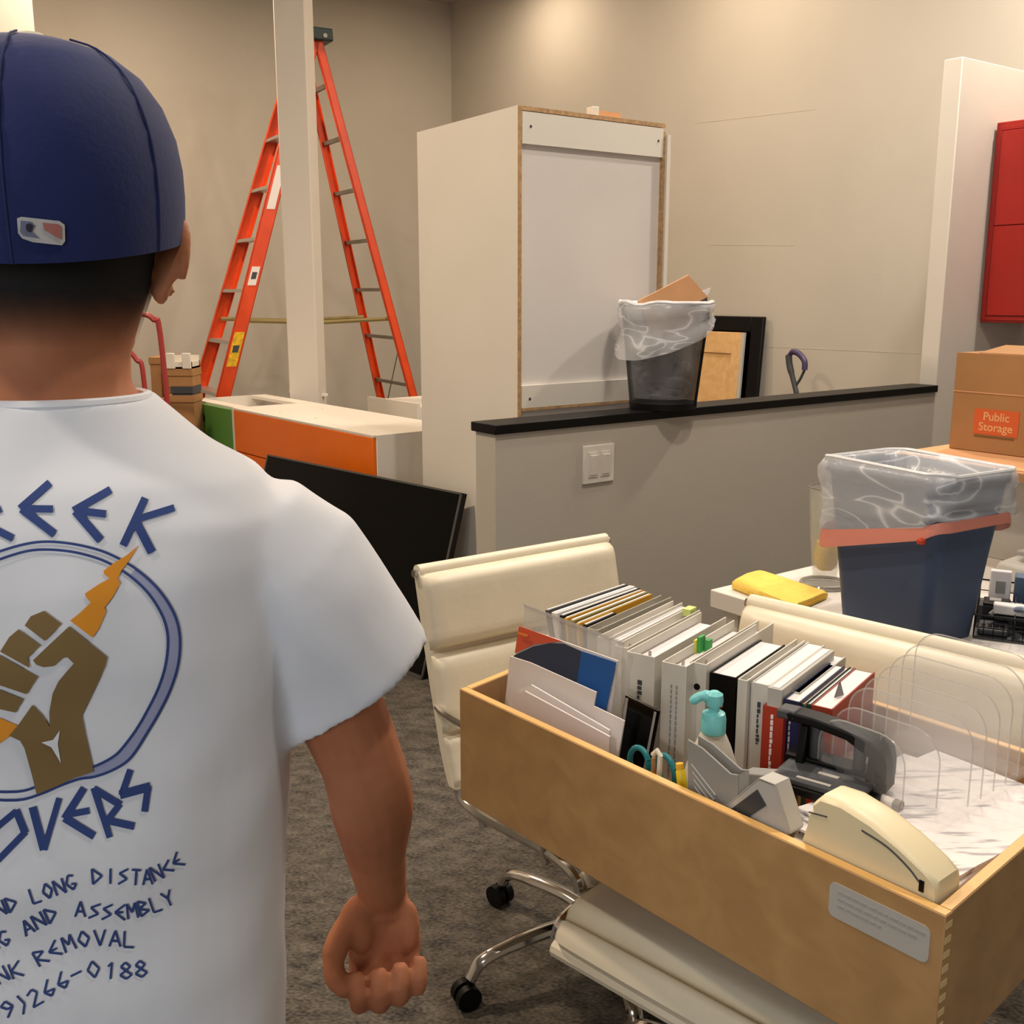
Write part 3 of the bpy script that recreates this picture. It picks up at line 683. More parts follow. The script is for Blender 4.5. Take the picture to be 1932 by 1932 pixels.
card('document_folder', 'white card folder standing in front of the navy packet', 'folder',
     [('card_front', m_paper, [(962, 1238), (1000, 1250), (1125, 1306), (1120, 1332), (1178, 1360), (1160, 1460), (945, 1400)]), ('card_print', m_grey, [(1102, 1363), (1116, 1369), (1115, 1372), (1101, 1366)])], .085)
for k, (dx, dy, lab_) in enumerate(((0, 0, 'front white envelope leaning inside the left drawer corner'), (12, -12, 'rear white envelope behind the front one in the left corner'))):
    card('envelope', lab_, 'envelope', [('envelope_body', m_paper if k else m_env, [(968+dx, 1312+dy), (990+dx, 1304+dy), (1150, 1390+dy), (1146, 1470), (960, 1400)])], .055+.014*k, .003)
card('black_frame', 'black glossy framed panel between envelopes and white binders', 'frame',
     [('black_panel', m_blackg, [(1180, 1312), (1241, 1342), (1216, 1480), (1160, 1450)]), ('panel_edge', m_acre, [(1181, 1316), (1186, 1318), (1168, 1440), (1163, 1438)]),
      ('panel_edge', m_grey, [(1236, 1342), (1240, 1344), (1216, 1470), (1212, 1468)])], .105, .006)
# scissors
def loopring(cx, cy, rx, ry, t, r, m_, nm, par, tilt=0):
    q = B(); pts = []
    for k in range(21):
        a = 2*math.pi*k/20; x = rx*math.cos(a); y = ry*math.sin(a); pts.append(DP(cx+x*math.cos(tilt)-y*math.sin(tilt), cy+x*math.sin(tilt)+y*math.cos(tilt), t))
    q.tube(pts, r, 8, caps=False); return q.build(nm, m_, par, smooth=True)
c = DP(1228, 1450, .045)
sc = thing('scissors', 'scissors with teal loop handles standing handle up in the drawer', 'scissors', V((c.x, c.y, ZB+.02)))
loopring(1206, 1438, 17, 28, .045, .0045, m_tealdk, 'handle_loop', sc, -.2); loopring(1258, 1456, 14, 32, .045, .0045, m_tealdk, 'handle_loop', sc, -.25)
for a, b_ in (((1214, 1464), (1245, 1590)), ((1262, 1486), (1240, 1592))):
    q = B(); q.tube([DP(*a, .045), DP(*b_, .045)], .005, 6, sq=(1, .3)); q.build('blade', m_chrome, sc)
c = DP(1283, 1450, .04)
hl = thing('highlighter', 'yellow highlighter standing beside the teal scissors', 'pen', V((c.x, c.y, ZB+.02)))
q = B(); q.tube([DP(1283, 1447, .04), DP(1284, 1455, .04), DP(1288, 1490, .04), DP(1292, 1600, .04)], [.004, .007, .0075, .007], 12); q.build('barrel', mat('yellow_plastic', (244, 206, 30), .4), hl, smooth=True)
q = B(); q.tube([DP(1282, 1440, .04), DP(1283, 1449, .04)], [.0055, .0062], 12); q.build('pen_cap', mat('amber_plastic', (238, 180, 40), .4), hl, smooth=True)
c = DP(1238, 1430, .035)
tp = thing('tape_roll', 'small cream tape roll wedged between the scissor loops', 'tape', V((c.x, c.y, c.z-.03)))
q = B(); q.tube([DP(1232, 1424, .035), DP(1240, 1416, .035), DP(1246, 1426, .035), DP(1243, 1470, .035)], .004, 8); q.build('tape_band', m_ivory, tp, smooth=True)
q = B(); q.tube([DP(1233, 1430, .035), DP(1235, 1480, .035)], .0035, 6); q.build('tape_core', m_kraft, tp, smooth=True)
# pump bottle
bs_, bt_ = .466, .118
bc = D0+e1*bs_+e2*bt_
pb = thing('pump_bottle', 'white lotion bottle with a teal pump in the drawer', 'bottle', bc+V((0, 0, ZB+.018)))
q = B(); q.lathe([(.040, .632), (.044, .64), (.047, .68), (.0475, .74), (.045, .775), (.038, .81), (.027, .842), (.0165, .866)], (bc.x, bc.y, 0), 28, 1.0, .68); q.build('bottle_body', m_bottle, pb, smooth=True)
q = B(); q.lathe([(.0165, .862), (.0185, .864), (.0185, .885), (.0165, .893), (.008, .896), (.008, .91)], (bc.x, bc.y, 0), 24); q.build('pump_collar', m_teal, pb, smooth=True)
hd = V((-.85, .1, 0)).normalized()
q = B(); q.lathe([(.012, .905), (.0135, .912), (.0125, .922), (.006, .9265)], (bc.x, bc.y, 0), 20); q.tube(arc([bc+V((0, 0, .916)), bc+hd*.018+V((0, 0, .918)), bc+hd*.034+V((0, 0, .908))], 4), [.009]*4+[.007]*4+[.0045], 10); q.build('pump_head', m_teal, pb, smooth=True)
q = B(); q.lathe([(.0458, .655), (.0480, .70), (.0483, .735), (.0463, .765)], (bc.x, bc.y, 0), 28, 1.005, .685, False, False); q.build('bottle_label', m_greyl, pb, smooth=True)
# grey plastic holders
def holder(name, label, cat, pts, t0, t1, m_, ribs=None):
    c = DP(*pts[0], t0); T = thing(name, label, cat, V((c.x, c.y, ZB+.018)))
    f = [DP(x, y, t0) for x, y in pts]; off = e2*(t1-t0)
    q = B(); q.prism(f, e2*.003); q.build('front_plate', m_, T, bevel=.001)
    q = B(); q.prism([p+off for p in f], e2*.003); q.build('rear_plate', m_, T, bevel=.001)
    q = B()
    for i in range(len(f)-1, -1, -1):
        a, b_ = f[i], f[(i+1) % len(f)]
        if max(a.z, b_.z) > ZB+.03 and i in (ribs or range(len(f))): q.hexa([a, b_, b_+off, a+off, a+V((0, 0, -.003)), b_+V((0, 0, -.003)), b_+off+V((0, 0, -.003)), a+off+V((0, 0, -.003))])
    q.build('end_wall', m_, T)
    return T
H1 = holder('desk_organizer', 'grey ribbed plastic organizer in front of the pump bottle', 'organizer', [(1297, 1395), (1325, 1412), (1378, 1460), (1392, 1462), (1392, 1560), (1297, 1560)], .030, .052, m_grey, [4, 3])
for k in range(4):
    q = B(); q.tube([DP(1305+k*2, 1442+k*14, .0285), DP(1350-k*3, 1500+k*9, .0285)], .0012, 5); q.build('rib', m_greyl, H1)
H2 = holder('card_holder', 'grey sloping plastic holder behind the drawer front', 'organizer', [(1345, 1540), (1432, 1468), (1462, 1480), (1490, 1570), (1440, 1640), (1345, 1600)], .022, .050, m_greyl, [0, 1, 2])
q = B(); q.prism([DP(1372, 1532, .0205), DP(1428, 1490, .0205), DP(1445, 1520, .0205), DP(1400, 1550, .0205)], e2*.002); q.build('window_panel', m_greyd, H2)
c = DP(1430, 1465, .09)
H3 = thing('desk_organizer', 'small grey caddy wall between bottle and sloping holder', 'organizer', V((c.x, c.y, ZB+.02)))
q = B(); q.prism([DP(1395, 1458, .09), DP(1445, 1462, .09), DP(1450, 1600, .09), DP(1395, 1600, .09)], e2*.03); q.build('caddy_wall', m_grey, H3, bevel=.002)
# paper pile under the punch and the sorter
random.seed(11)
m_page = mat('printed_page', (238, 232, 230), .7, col2=(178, 174, 178), vs=3, stretch=(4, 26, 1))
m_page.node_tree.nodes['Color Ramp'].color_ramp.elements[0].position = .38; m_page.node_tree.nodes['Color Ramp'].color_ramp.elements[1].position = .46
pl_ = thing('paper_pile', 'pile of white paper filling the right end of the drawer', 'paper', D0+e1*.74+e2*.29+V((0, 0, ZB+.018)))
rot = math.radians(-2)
B(FD).hexa(quad(.625, 0, .876, KR, .085, .455, ZB+.018, .768)).build('paper_block', m_paper, pl_, bevel=.001)
for k in range(6):
    r = math.radians(random.uniform(-5, 5)); c_, s_ = math.cos(r), math.sin(r); o = D0+e1*(.722+random.uniform(-.008, .008))+e2*(.275+random.uniform(-.015, .01))
    F = frame(o, e1*c_+e2*s_, -e1*s_+e2*c_); z = .7685+k*.0042
    b_ = B(F); N = 10; rings = []
    for j in range(N+1):
        y = -.165+.33*j/N; wv = .004*math.sin(j*1.3+k)*(.3 if k < 5 else .6)
        rings.append([(-.108, y, z+abs(wv)), (.124, y, z+abs(wv)*.6), (.124, y, z+.0035+abs(wv)*.6), (-.108, y, z+.0035+abs(wv))])
    b_.loft(rings); b_.build('loose_sheets', m_page if k > 3 else m_paper, pl_)
# acrylic sorter
so = thing('acrylic_sorter', 'clear acrylic file sorter with rounded dividers on the paper pile', 'sorter', D0+e1*.74+e2*.36+V((0, 0, .80)))
ZP = .797
B(FD).box(.572, .772, .215, .487, ZP+.002, ZP+.006).build('sorter_base', m_acr, so)
for k in range(8):
    t = .225+k*.0365; w0 = .575; w1 = (.712, .742)[k] if k < 2 else .768; hgt = .108+k*.009-(.012 if k < 2 else 0)
    f = [(w0, t, ZP+.006)]; R = .042
    R = min(R, hgt*.6)
    for a in range(0, 7): an = math.radians(180-15*a); f.append((w0+R+R*math.cos(an), t+.0, ZP+.006+hgt-R+R*math.sin(an)))
    for a in range(0, 7): an = math.radians(90-15*a); f.append((w1-R+R*math.cos(an), t, ZP+.006+hgt-R+R*math.sin(an)))
    f.append((w1, t, ZP+.006))
    dv = B(FD).prism(f, (0, .0025, 0)).build('divider', m_acr, so)
    q = B(FD); q.tube([(x, y+.00125, z) for x, y, z in f], .0013, 6); q.build('divider_edge', m_acre, dv, smooth=True)
for x in (.575, .768):
    B(FD).box(x-.0015, x+.0015, .215, .487, ZP+.006, ZP+.014).build('side_rail', m_acr, so)
# heavy duty hole punch
ps, pt_ = DZ(1545, 1532, .797); ps -= .030
Fp = frame(D0+e1*ps+e2*pt_, (e1*.97+e2*.22).normalized())
hp = thing('hole_punch', 'black heavy duty hole punch with lever arm on the papers', 'hole punch', D0+e1*ps+e2*pt_+V((0, 0, .76)))
zq = .7965
pts = rrect(.145, .09, .022, 5)
q = B(Fp); q.prism([(x+.015, y+.065, zq) for x, y in pts], (0, 0, .014)); q.build('base_plate', m_black, hp, bevel=.003)
q = B(Fp); q.prism([(x*.9+.01, y*.9+.062, zq+.014) for x, y in pts], (0, 0, .010)); q.build('paper_tray', m_greyd, hp, bevel=.003)
B(Fp).box(-.062, .09, .085, .125, zq+.008, zq+.030).build('punch_rail', m_black, hp, bevel=.003)
for x, nm in ((-.042, 'side_frame'), (.062, 'side_frame')):
    q = B(Fp); q.prism([(x, .075, zq+.02), (x, .135, zq+.02), (x, .13, zq+.065), (x, .115, zq+.082), (x, .09, zq+.078)], (.012, 0, 0)); q.build(nm, m_black, hp, bevel=.002)
q = B(Fp); rings = []
for x, z, h_, y0, y1 in ((-.066, zq+.092, .010, .075, .105), (-.052, zq+.093, .014, .072, .108), (-.02, zq+.090, .014, .078, .112), (.03, zq+.082, .014, .08, .12), (.066, zq+.070, .026, .078, .126), (.084, zq+.052, .040, .078, .128), (.090, zq+.036, .026, .08, .127)):
    rings.append([(x, y0, z-h_/2), (x, y1, z-h_/2), (x, y1, z+h_/2), (x, y0, z+h_/2)])
q.loft(rings); q.build('lever_arm', m_black, hp, bevel=.003)
q = B(Fp); q.loft([[(x, y, z) for y, z in ((.072, zq+.086+k), (.106, zq+.086+k), (.104, zq+.101+k), (.074, zq+.101+k))] for x, k in ((-.074, 0), (-.044, .001))]); q.build('grip_pad', m_greyd, hp, bevel=.004)
for x in (-.02, .045):
    q = B(Fp); q.tube([(x, .10, zq+.02), (x, .10, zq+.085)], .009, 12); q.build('punch_pin', m_greyd, hp, smooth=True)
B(Fp).box(-.02, .03, .028, .034, zq+.024, zq+.0252).build('scale_label', m_greyl, hp)
B(Fp).box(.0, .03, .058, .066, zq+.024, zq+.0252).build('scale_label', m_greyl, hp)
# electric stapler (cream)
st_ = thing('electric_stapler', 'cream electric stapler standing in the near right drawer corner', 'stapler', D0+e1*.79+e2*.05+V((0, 0, .70)))
prof = [(.690, .72), (.6915, .80), (.694, .835), (.700, .858), (.7005, .872), (.708, .880), (.706, .888), (.716, .9), (.745, .902), (.785, .894), (.825, .879), (.858, .862), (.872, .851), (.874, .84), (.875, .72)]
q = B(FD); q.loft([[(.78+(s-.78)*k, t, .715+(z-.72)*kz*.965) for s, z in prof] for t, k, kz in ((.019, .985, .965), (.022, .995, .985), (.03, 1, 1), (.064, 1, 1), (.072, .995, .985), (.075, .985, .965))])
q.build('stapler_body', m_cream, st_, smooth=True, ang=40)
q = B(FD); q.tube(arc([(.776, .0186, .868), (.81, .0186, .861), (.838, .0186, .847), (.853, .0186, .835)], 5), .0012, 6); q.build('seam_line', m_greyd, st_)
q = B(FD); q.tube([(.702, .0186, .862), (.728, .0186, .866)], .001, 6); q.build('seam_line', m_greyd, st_)
B(FD).box(.853, .859, .0178, .0195, .8245, .8385).build('slot', m_black, st_)
# white odds and ends beside it
ub = thing('usb_charger', 'white chunky plug lying left of the cream stapler', 'charger', D0+e1*.64+e2*.06+V((0, 0, .75)))
B(FD).box(.600, .655, .03, .07, .742, .765).build('charger_body', m_paper, ub, bevel=.005)
B(FD).box(.655, .690, .032, .066, .735, .758).build('charger_tip', m_paper, ub, bevel=.006)
mk_s, mk_t = DZ(1640, 1500, .80); mk2 = DZ(1700, 1522, .80)
mk = thing('marker_pen', 'white marker with a grey tip lying between punch and stapler', 'pen', D0+e1*mk_s+e2*mk_t+V((0, 0, .79)))
q = B(FD); q.tube([(mk_s-.04, mk_t, .80), (mk2[0]-.01, mk2[1], .80)], .0075, 12); q.build('barrel', m_paper, mk, smooth=True)
q = B(FD); q.tube([(mk2[0]-.01, mk2[1], .80), (mk2[0], mk2[1], .80)], [.008, .0085], 12); q.build('pen_cap', m_grey, mk, smooth=True)
# ================================================================ ON THE TABLE
# blue bin
bl = AZ(1578, 1165, TH); bn = AZ(1745, 1222, TH); br = AZ(1825, 1200, TH)
bx = (bn-bl).normalized(); by = V((-bx.y, bx.x, 0)); BS = .95
bc_ = (bl+bn)/2+by*.085+bx*.0; bw, bdp = (bn-bl).length, .165
Fbn = frame((bc_.x, bc_.y, TH), bx, by)
bb = thing('waste_bin', 'tapered blue plastic bin with a white bag, standing on the table', 'bin', bc_)
def rr(w_, dd, r, z, jit=0, sd=0, wz=0):
    out = []
    for i, (x, y) in enumerate(rrect(w_, dd, r, 7)):
        a = math.atan2(y, x); k = 1+jit*noise.noise(V((math.cos(a)*3+sd, math.sin(a)*3, z*20)))
        out.append((x*k, y*k, z+wz*noise.noise(V((math.cos(a)*2.2, math.sin(a)*2.2, sd+5)))))
    return out
BH = .375
q = B(Fbn); q.loft([rr(bw, bdp, .03, 0), rr(bw+.037, bdp+.037, .034, BH*.5), rr(bw+.074, bdp+.074, .04, BH-.02), rr(bw+.086, bdp+.086, .04, BH-.02), rr(bw+.086, bdp+.086, .04, BH),
      rr(bw+.066, bdp+.066, .036, BH), rr(bw+.03, bdp+.038, .032, BH*.5), rr(bw-.012, bdp-.012, .026, .008)]); q.build('bin_body', m_binblue, bb, smooth=True, ang=50)
bg = thing('bin_liner', 'thin white bag with pink drawstring folded over the blue bin rim', 'bag', bc_+V((0, 0, .3)))
W1, W2 = bw+.090, bdp+.090
def skirt(z, ex_, sd, jit=.02, wz=0): return rr(W1+ex_, W2+ex_, .045, z, jit, sd, wz)
NB = len(rrect(1, 1, .1, 7))
drop = []
for i, (x, y) in enumerate(rrect(W1, W2, .045, 7)):   # the fold hangs lower on the left, higher on the right
    k = .5-.5*(x/(W1/2)); drop.append(.090+.070*min(1, k*1.7)+.016*noise.noise(V((x*12, y*12, 1))))
def drip(f, ex_, sd, jit):
    base = skirt(0, ex_, sd, jit); return [(x, y, BH+.004-drop[i]*f) for i, (x, y, z) in enumerate(base)]
rings = [rr(W1-.05, W2-.05, .04, BH-.13, .03, 3), rr(W1-.034, W2-.034, .04, BH-.06, .05, 2), rr(W1-.02, W2-.02, .04, BH+.004, .02, 1), rr(W1+.004, W2+.004, .045, BH+.010, .015, 4, .012)]
for f in (.12, .3, .5, .7, .85, .97): rings.append([(x*(1+.022*f*math.sin(i*1.9+f*4)*noise.noise(V((i*.37, f*3, 2)))*2.5), y*(1+.03*f*noise.noise(V((i*.6, f*4, 9)))*2), z) for i, (x, y, z) in enumerate(drip(f, .012+.012*f, 7+f*2, .035))])
def fold(ring, f, amp):
    out = []
    for i, (x, y, z) in enumerate(ring):
        L = math.hypot(x, y); k = 1+amp*(noise.noise(V((i*.55, f*1.6, 3)))+.6*noise.noise(V((i*1.4, f*3.1, 8))))/L; out.append((x*k, y*k, z+.004*noise.noise(V((i*.5, f*2, 5)))))
    return out
rings = [fold(rr(W1+o_, W2+o_, .04, BH+dz_), i_*.7+5, .016) for i_, (o_, dz_) in enumerate(((-.085, -.17), (-.075, -.11), (-.06, -.05), (-.032, .006)))]+[rings[3]]+[fold(drip(f, .018-.014*f, 7, 0), f*2, .011+.010*f) for f in (.10, .24, .38, .52, .66, .8, .9, .97)]
q = B(Fbn); q.loft(rings, False, False); lin_ = q.build('liner_film', m_bag, bg, smooth=True, ang=180)
q = B(Fbn); q.tube(rr(W1+.002, W2+.002, .045, BH+.009, .015, 4, .012)+[rr(W1+.002, W2+.002, .045, BH+.009, .015, 4, .012)[0]], .0045, 6); q.build('rolled_rim', m_bagt, bg, smooth=True)
rings = [drip(f, .006+(.004 if f > 1 else 0), 9.5, .01) for f in (.97, 1.0, 1.12, 1.21, 1.23)]
q = B(Fbn); q.loft(rings, False, False); pk = q.build('drawstring_band', m_pink, bg, smooth=True, ang=180)
kp = [V(p) for p in drip(1.18, .018, 9.5, .01)]
kn = min(kp, key=lambda p: (Fbn(p)-AP(1752, 1012, bl, by)).length)
q = B(Fbn); q.lathe([(.001, -.008), (.009, -.004), (.009, .004), (.001, .008)], (kn.x, kn.y, kn.z-.006), 10); q.build('drawstring_knot', mat('red_knot', (190, 60, 24), .5), bg, smooth=True)
# yellow cloth
pts = [AZ(1382, 1112, TH), AZ(1498, 1158, TH), AZ(1560, 1130, TH), AZ(1432, 1090, TH)]
q = B(); rings = []
N = 14
for j in range(N+1):
    f = j/N; a = pts[0].lerp(pts[1], f); b_ = pts[3].lerp(pts[2], f); r = []
    prof_ = [(0, .001), (-.03, .006), (-.035, .014), (-.01, .026), (.12, .030+.004*math.sin(f*7)), (.5, .031+.003*math.sin(f*9+1)), (.85, .029), (1.01, .022), (1.03, .012), (1.0, .001)]
    e = 1 if 0 < j < N else .8
    for x, z in prof_: p = a.lerp(b_, x); r.append(p+V((0, 0, z*e*(1-.15*f)+.0008)))
    rings.append(r)
q.loft(rings); cl = thing('yellow_cloth', 'folded yellow microfibre cloth at the near left table corner', 'cloth', pts[0])
q.build('cloth_fold', m_yelcloth, cl, smooth=True, ang=60)
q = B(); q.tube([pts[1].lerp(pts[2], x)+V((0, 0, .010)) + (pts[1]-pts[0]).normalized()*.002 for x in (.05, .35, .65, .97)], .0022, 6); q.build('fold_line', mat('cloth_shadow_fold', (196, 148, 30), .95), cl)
q = B()
for k in range(5): a = pts[0].lerp(pts[1], .28+k*.06); q.tube([a+V((-.0028, -.0028, .010)), pts[0].lerp(pts[1], .31+k*.06)+V((-.0028, -.0028, .014))], .0016, 5)
q.build('printed_mark', mat('cloth_print', (170, 160, 80), .9), cl)
# glass vase with a yellow sponge
vc = AZ(1556, 1106, TH)+V((.0, .006, 0)); VK = 1.17
vs = thing('glass_vase', 'tall clear glass vase behind the yellow cloth', 'vase', vc)
q = B(); q.lathe([(r, z*VK) for r, z in [(.062, 0), (.064, .006), (.05, .014), (.03, .022), (.034, .04), (.044, .12), (.052, .225), (.050, .225), (.041, .12), (.030, .044), (.001, .036)]], vc, 28, cap1=False); q.build('vase_glass', m_glass, vs, smooth=True, ang=50)
q = B(); ring = [vc+V((.052*math.cos(a), .052*math.sin(a), .226*VK)) for a in [2*math.pi*k/24 for k in range(25)]]; q.tube(ring, .0018, 6); q.build('vase_rim', mat('glass_rim', (128, 120, 112), .15), vs, smooth=True)
q = B(); ring = [vc+V((.06*math.cos(a), .06*math.sin(a), .007)) for a in [2*math.pi*k/24 for k in range(25)]]; q.tube(ring, .005, 6); q.build('vase_foot', mat('thick_glass', (180, 178, 170), .08, .6), vs, smooth=True)
q = B(); q.loft([[vc+V((x*r, y*r, z)) for x, y in rrect(2, 2, .7, 3)] for r, z in ((.018, .045), (.027, .06), (.030, .09), (.024, .118), (.012, .128))]); tag(q.build('yellow_sponge', mat('sponge_yellow', (226, 188, 70), .9, var=.2, vs=50, bump=.4), smooth=True), 'round yellow sponge inside the glass vase', 'sponge')
# cartons at the right end of the table
pb0 = b_in-n*.33
L_ = AP(1790, 845, pb0, n); Lt = AP(1805, 665, pb0, n)
bz = max(L_.z, .9)
Fx = frame((L_.x, L_.y, 0), n*-1, d)    # x towards the camera side, y away to the right
ps_ = thing('storage_box', 'tall brown storage box with an orange printed label, below the red cabinet', 'box', V((L_.x, L_.y, L_.z))+d*.2-n*.25)
zt_ = Lt.z
B(Fx).box(0, .50, 0, .34, L_.z, zt_).build('carton', m_kraft, ps_, bevel=.002)
q = B(Fx); q.box(.002, .498, .0, .004, zt_, zt_+.001).box(0, .5, -.0015, .0005, L_.z+(zt_-L_.z)*.60, L_.z+(zt_-L_.z)*.61); q.build('flap_seam', m_kraftl, ps_)
q = B(Fx); q.hexa([(.06, .02, zt_), (.49, .02, zt_), (.49, .16, zt_), (.06, .16, zt_), (.06, .02, zt_+.002), (.49, .02, zt_+.002), (.49, .165, zt_+.02), (.06, .165, zt_+.02)]); q.build('top_flap', m_kraft, ps_)
p0 = AP(1840, 770, L_, d); p1 = AP(1920, 822, L_, d)
def fx(p): q_ = p-V((L_.x, L_.y, 0)); return q_.dot(n*-1), p.z
(x0, z1_), (x1, z0_) = fx(p0), fx(p1)
z0_ = z1_-(.075)
B(Fx).box(x0, x1, -.0016, 0, z0_, z1_).build('orange_label', mat('label_orange', (206, 92, 40), .7), ps_)
Ft_ = frame(Fx(((x0+x1)/2, -.0019, (z0_+z1_)/2)), n*-1, V((0, 0, 1)), d)
text_obj('Public\nStorage', (z1_-z0_)*.46, Ft_, mat('label_cream', (222, 170, 116), .7), 'label_lettering', ps_)
B(Fx).box(x0+.004, x1-.01, -.0016, 0, z0_-.008, z0_-.005).build('small_print', mat('brown_ink', (110, 76, 40), .8), ps_)
# flattened carton it stands on, and the box underneath
fz = L_.z-.001
F0 = AP(1708, 852, pb0-n*.06, n)
Ff = frame((L_.x, L_.y, 0), n*-1, d)
fl = thing('flat_carton', 'flattened light brown carton under the storage box', 'carton', V((L_.x, L_.y, fz-.03)))
B(Ff).box(-.05, .56, -.26, .38, fz-.026, fz).build('carton_sheet', m_kraftl, fl, bevel=.002)
B(Ff).box(.10, .50, -.25, -.12, fz+.0005, fz+.003).build('folded_flap', m_kraftl, fl)
B(Ff).box(-.051, .561, -.2615, -.26, fz-.022, fz-.004).build('corrugated_edge', m_kraft, fl)
tag(B(Ff).box(.01, .50, -.10, .33, TH, fz-.027).build('storage_box', m_greyl, bevel=.003), 'pale grey box on the table under the flattened carton', 'box')
# white device with stacked lids at the right edge
def onT(px, py, z=TH): return AZ(px, py, z)
g0 = onT(1862, 1108)
Fg = frame(g0, bx, by)
pr2 = thing('office_machine', 'grey flat office machine behind the wire tray at the right edge', 'office machine', g0)  # plain flat office machine, its exact type left open
q = B(Fg); q.hexa([(0, 0, 0), (.42, 0, 0), (.42, .30, 0), (0, .30, 0), (.01, .02, .07), (.41, .02, .07), (.41, .29, .10), (.01, .29, .10)]); q.build('machine_body', m_greyl, pr2, bevel=.008)
B(Fg).box(.10, .22, -.012, .02, .045, .055).build('front_latch', m_grey, pr2, bevel=.003)
B(Fg).box(.04, .38, .05, .26, .09, .104).build('machine_lid', m_grey, pr2, bevel=.004)
g1 = Fg((-.03, .16, .105))
wb = thing('white_box', 'white and grey carton stacked on the grey office machine', 'box', g1)
Fh = frame(g1, bx, by)
B(Fh).box(.03, .40, 0, .16, 0, .09).build('box_base', m_greyl, wb, bevel=.003)
B(Fh).box(.025, .405, -.005, .165, .09, .15).build('box_lid', m_paper, wb, bevel=.003)
q = B(Fh); q.tube([(.06, -.001, .02), (.06, .002, .02)], .006, 12); q.tube([(.10, -.001, .02), (.10, .002, .02)], .006, 12); q.build('port', m_black, wb)
# wire tray with small things
t0 = onT(1822, 1205); t1 = onT(1932, 1250)
ty = (onT(1846, 1100)-onT(1826, 1205)).normalized(); tx = V((ty.y, -ty.x, 0)); Fw = frame(t0+tx*.014+ty*.010, tx, ty)
wt = thing('wire_tray', 'black wire desk tray full of odds and ends beside the blue bin', 'tray', t0)
TWX, TWY, TWH = .34, .33, .055
B(Fw).box(0, TWX, 0, TWY, .001, .004).build('tray_floor', m_greyd, wt)
q = B(Fw)
for z in (.006, .028, TWH): q.tube([(0, 0, z), (TWX, 0, z), (TWX, TWY, z), (0, TWY, z), (0, 0, z)], .0022 if z == TWH else .0013, 6)
for k in range(18): q.tube([(TWX*k/17, 0, .004), (TWX*k/17, 0, TWH)], .001, 4); q.tube([(TWX*k/17, TWY, .004), (TWX*k/17, TWY, TWH)], .001, 4)
for k in range(13): q.tube([(0, TWY*k/12, .004), (0, TWY*k/12, TWH)], .001, 4)
q.build('wire_frame', m_black, wt)
q = B(Fw); q.box(.08, .082, 0, TWY, .004, .045).box(0, TWX, .12, .122, .004, .045); q.build('divider', m_mesh, wt)
def odd(nm, label, cat, x0, x1, y0, y1, z0, z1, m_, extra=None):
    c = Fw(((x0+x1)/2, (y0+y1)/2, z0)); T = thing(nm, label, cat, c); B(Fw).box(x0, x1, y0, y1, z0, z1).build('body', m_, T, bevel=.003)
    if extra: extra(T)
    return T
odd('stapler', 'white stapler lying across the wire tray', 'stapler', .035, .15, .078, .112, .040, .062, m_paper, lambda T: (B(Fw).box(.04, .155, .082, .108, .026, .036).build('staple_base', m_greyd, T, bevel=.002)))
odd('plug_adapter', 'beige block with two small holes in the front of the wire tray', 'adapter', .14, .20, .012, .04, .005, .04, m_ivory, lambda T: [B(Fw).box(.165, .169, .0105, .0125, z, z+.006).build('socket_hole', m_kraft, T) for z in (.012, .024)])
odd('binder_clip_box', 'small white and grey card box at the back of the tray', 'box', -.0+.02, .068, .27, .29, .005, .095, m_paper, lambda T: B(Fw).box(.034, .056, .2685, .271, .04, .07).build('box_print', m_grey, T))
odd('tape_dispenser', 'black tape dispenser in the rear half of the tray', 'tape dispenser', .10, .25, .17, .23, .005, .075, m_black, lambda T: [B(Fw).box(.12, .17, .18, .22, .075, .085).build('tape_core', m_greyd, T, bevel=.002)])
odd('glue_stick', 'slate blue lump of putty packet in the rear of the tray', 'packet', .075, .115, .27, .32, .02, .085, mat('slate_blue', (86, 106, 132), .5), None)
odd('calculator', 'dark grey calculator leaning in the left tray bay', 'calculator', .008, .07, .02, .10, .005, .018, m_greyd, lambda T: [B(Fw).box(.014+.013*i, .023+.013*i, .03+.012*j, .038+.012*j, .018, .020).build('key', m_black, T) for i in range(4) for j in range(3)])
odd('charger_brick', 'black charger brick in the rear left tray corner', 'charger', .012, .07, .13, .19, .005, .05, m_black, lambda T: (B(Fw).box(.025, .05, .145, .17, .05, .054).build('brick_label', m_grey, T)))
odd('eraser', 'pale grey eraser block near the middle of the wire tray', 'eraser', .085, .125, .125, .15, .005, .045, m_greyl, None)
c = Fw((.12, .05, .03)); T = thing('cable', 'pale blue grey cable curling over the front of the tray', 'cable', c)
q = B(Fw); q.tube(arc([(.075, .09, .052), (.10, .06, .062), (.115, .02, .055), (.12, -.008, .03), (.128, -.014, .012)], 5), .007, 8); q.build('cable_sleeve', mat('pale_blue_rubber', (136, 150, 168), .5), T, smooth=True)
q = B(Fw); q.tube(arc([(.075, .09, .052), (.05, .10, .05), (.03, .085, .035)], 5), .006, 8); q.build('cable_end', m_grey, T, smooth=True)
for k, (a, b_, m_, lb_) in enumerate((((.16, .05, .045), (.30, .09, .052), m_black, 'black pen lying nearest the front of the tray'), ((.17, .09, .05), (.33, .10, .055), m_chrome, 'silver pen lying behind the black one'))):
    T = thing('pen', lb_, 'pen', Fw(a)); q = B(Fw); q.tube([a, b_], .005, 8); q.build('barrel', m_, T, smooth=True); q = B(Fw); q.tube([V(a)-(V(b_)-V(a)).normalized()*.015, a], [.001, .005], 8); q.build('pen_tip', m_alud, T, smooth=True)
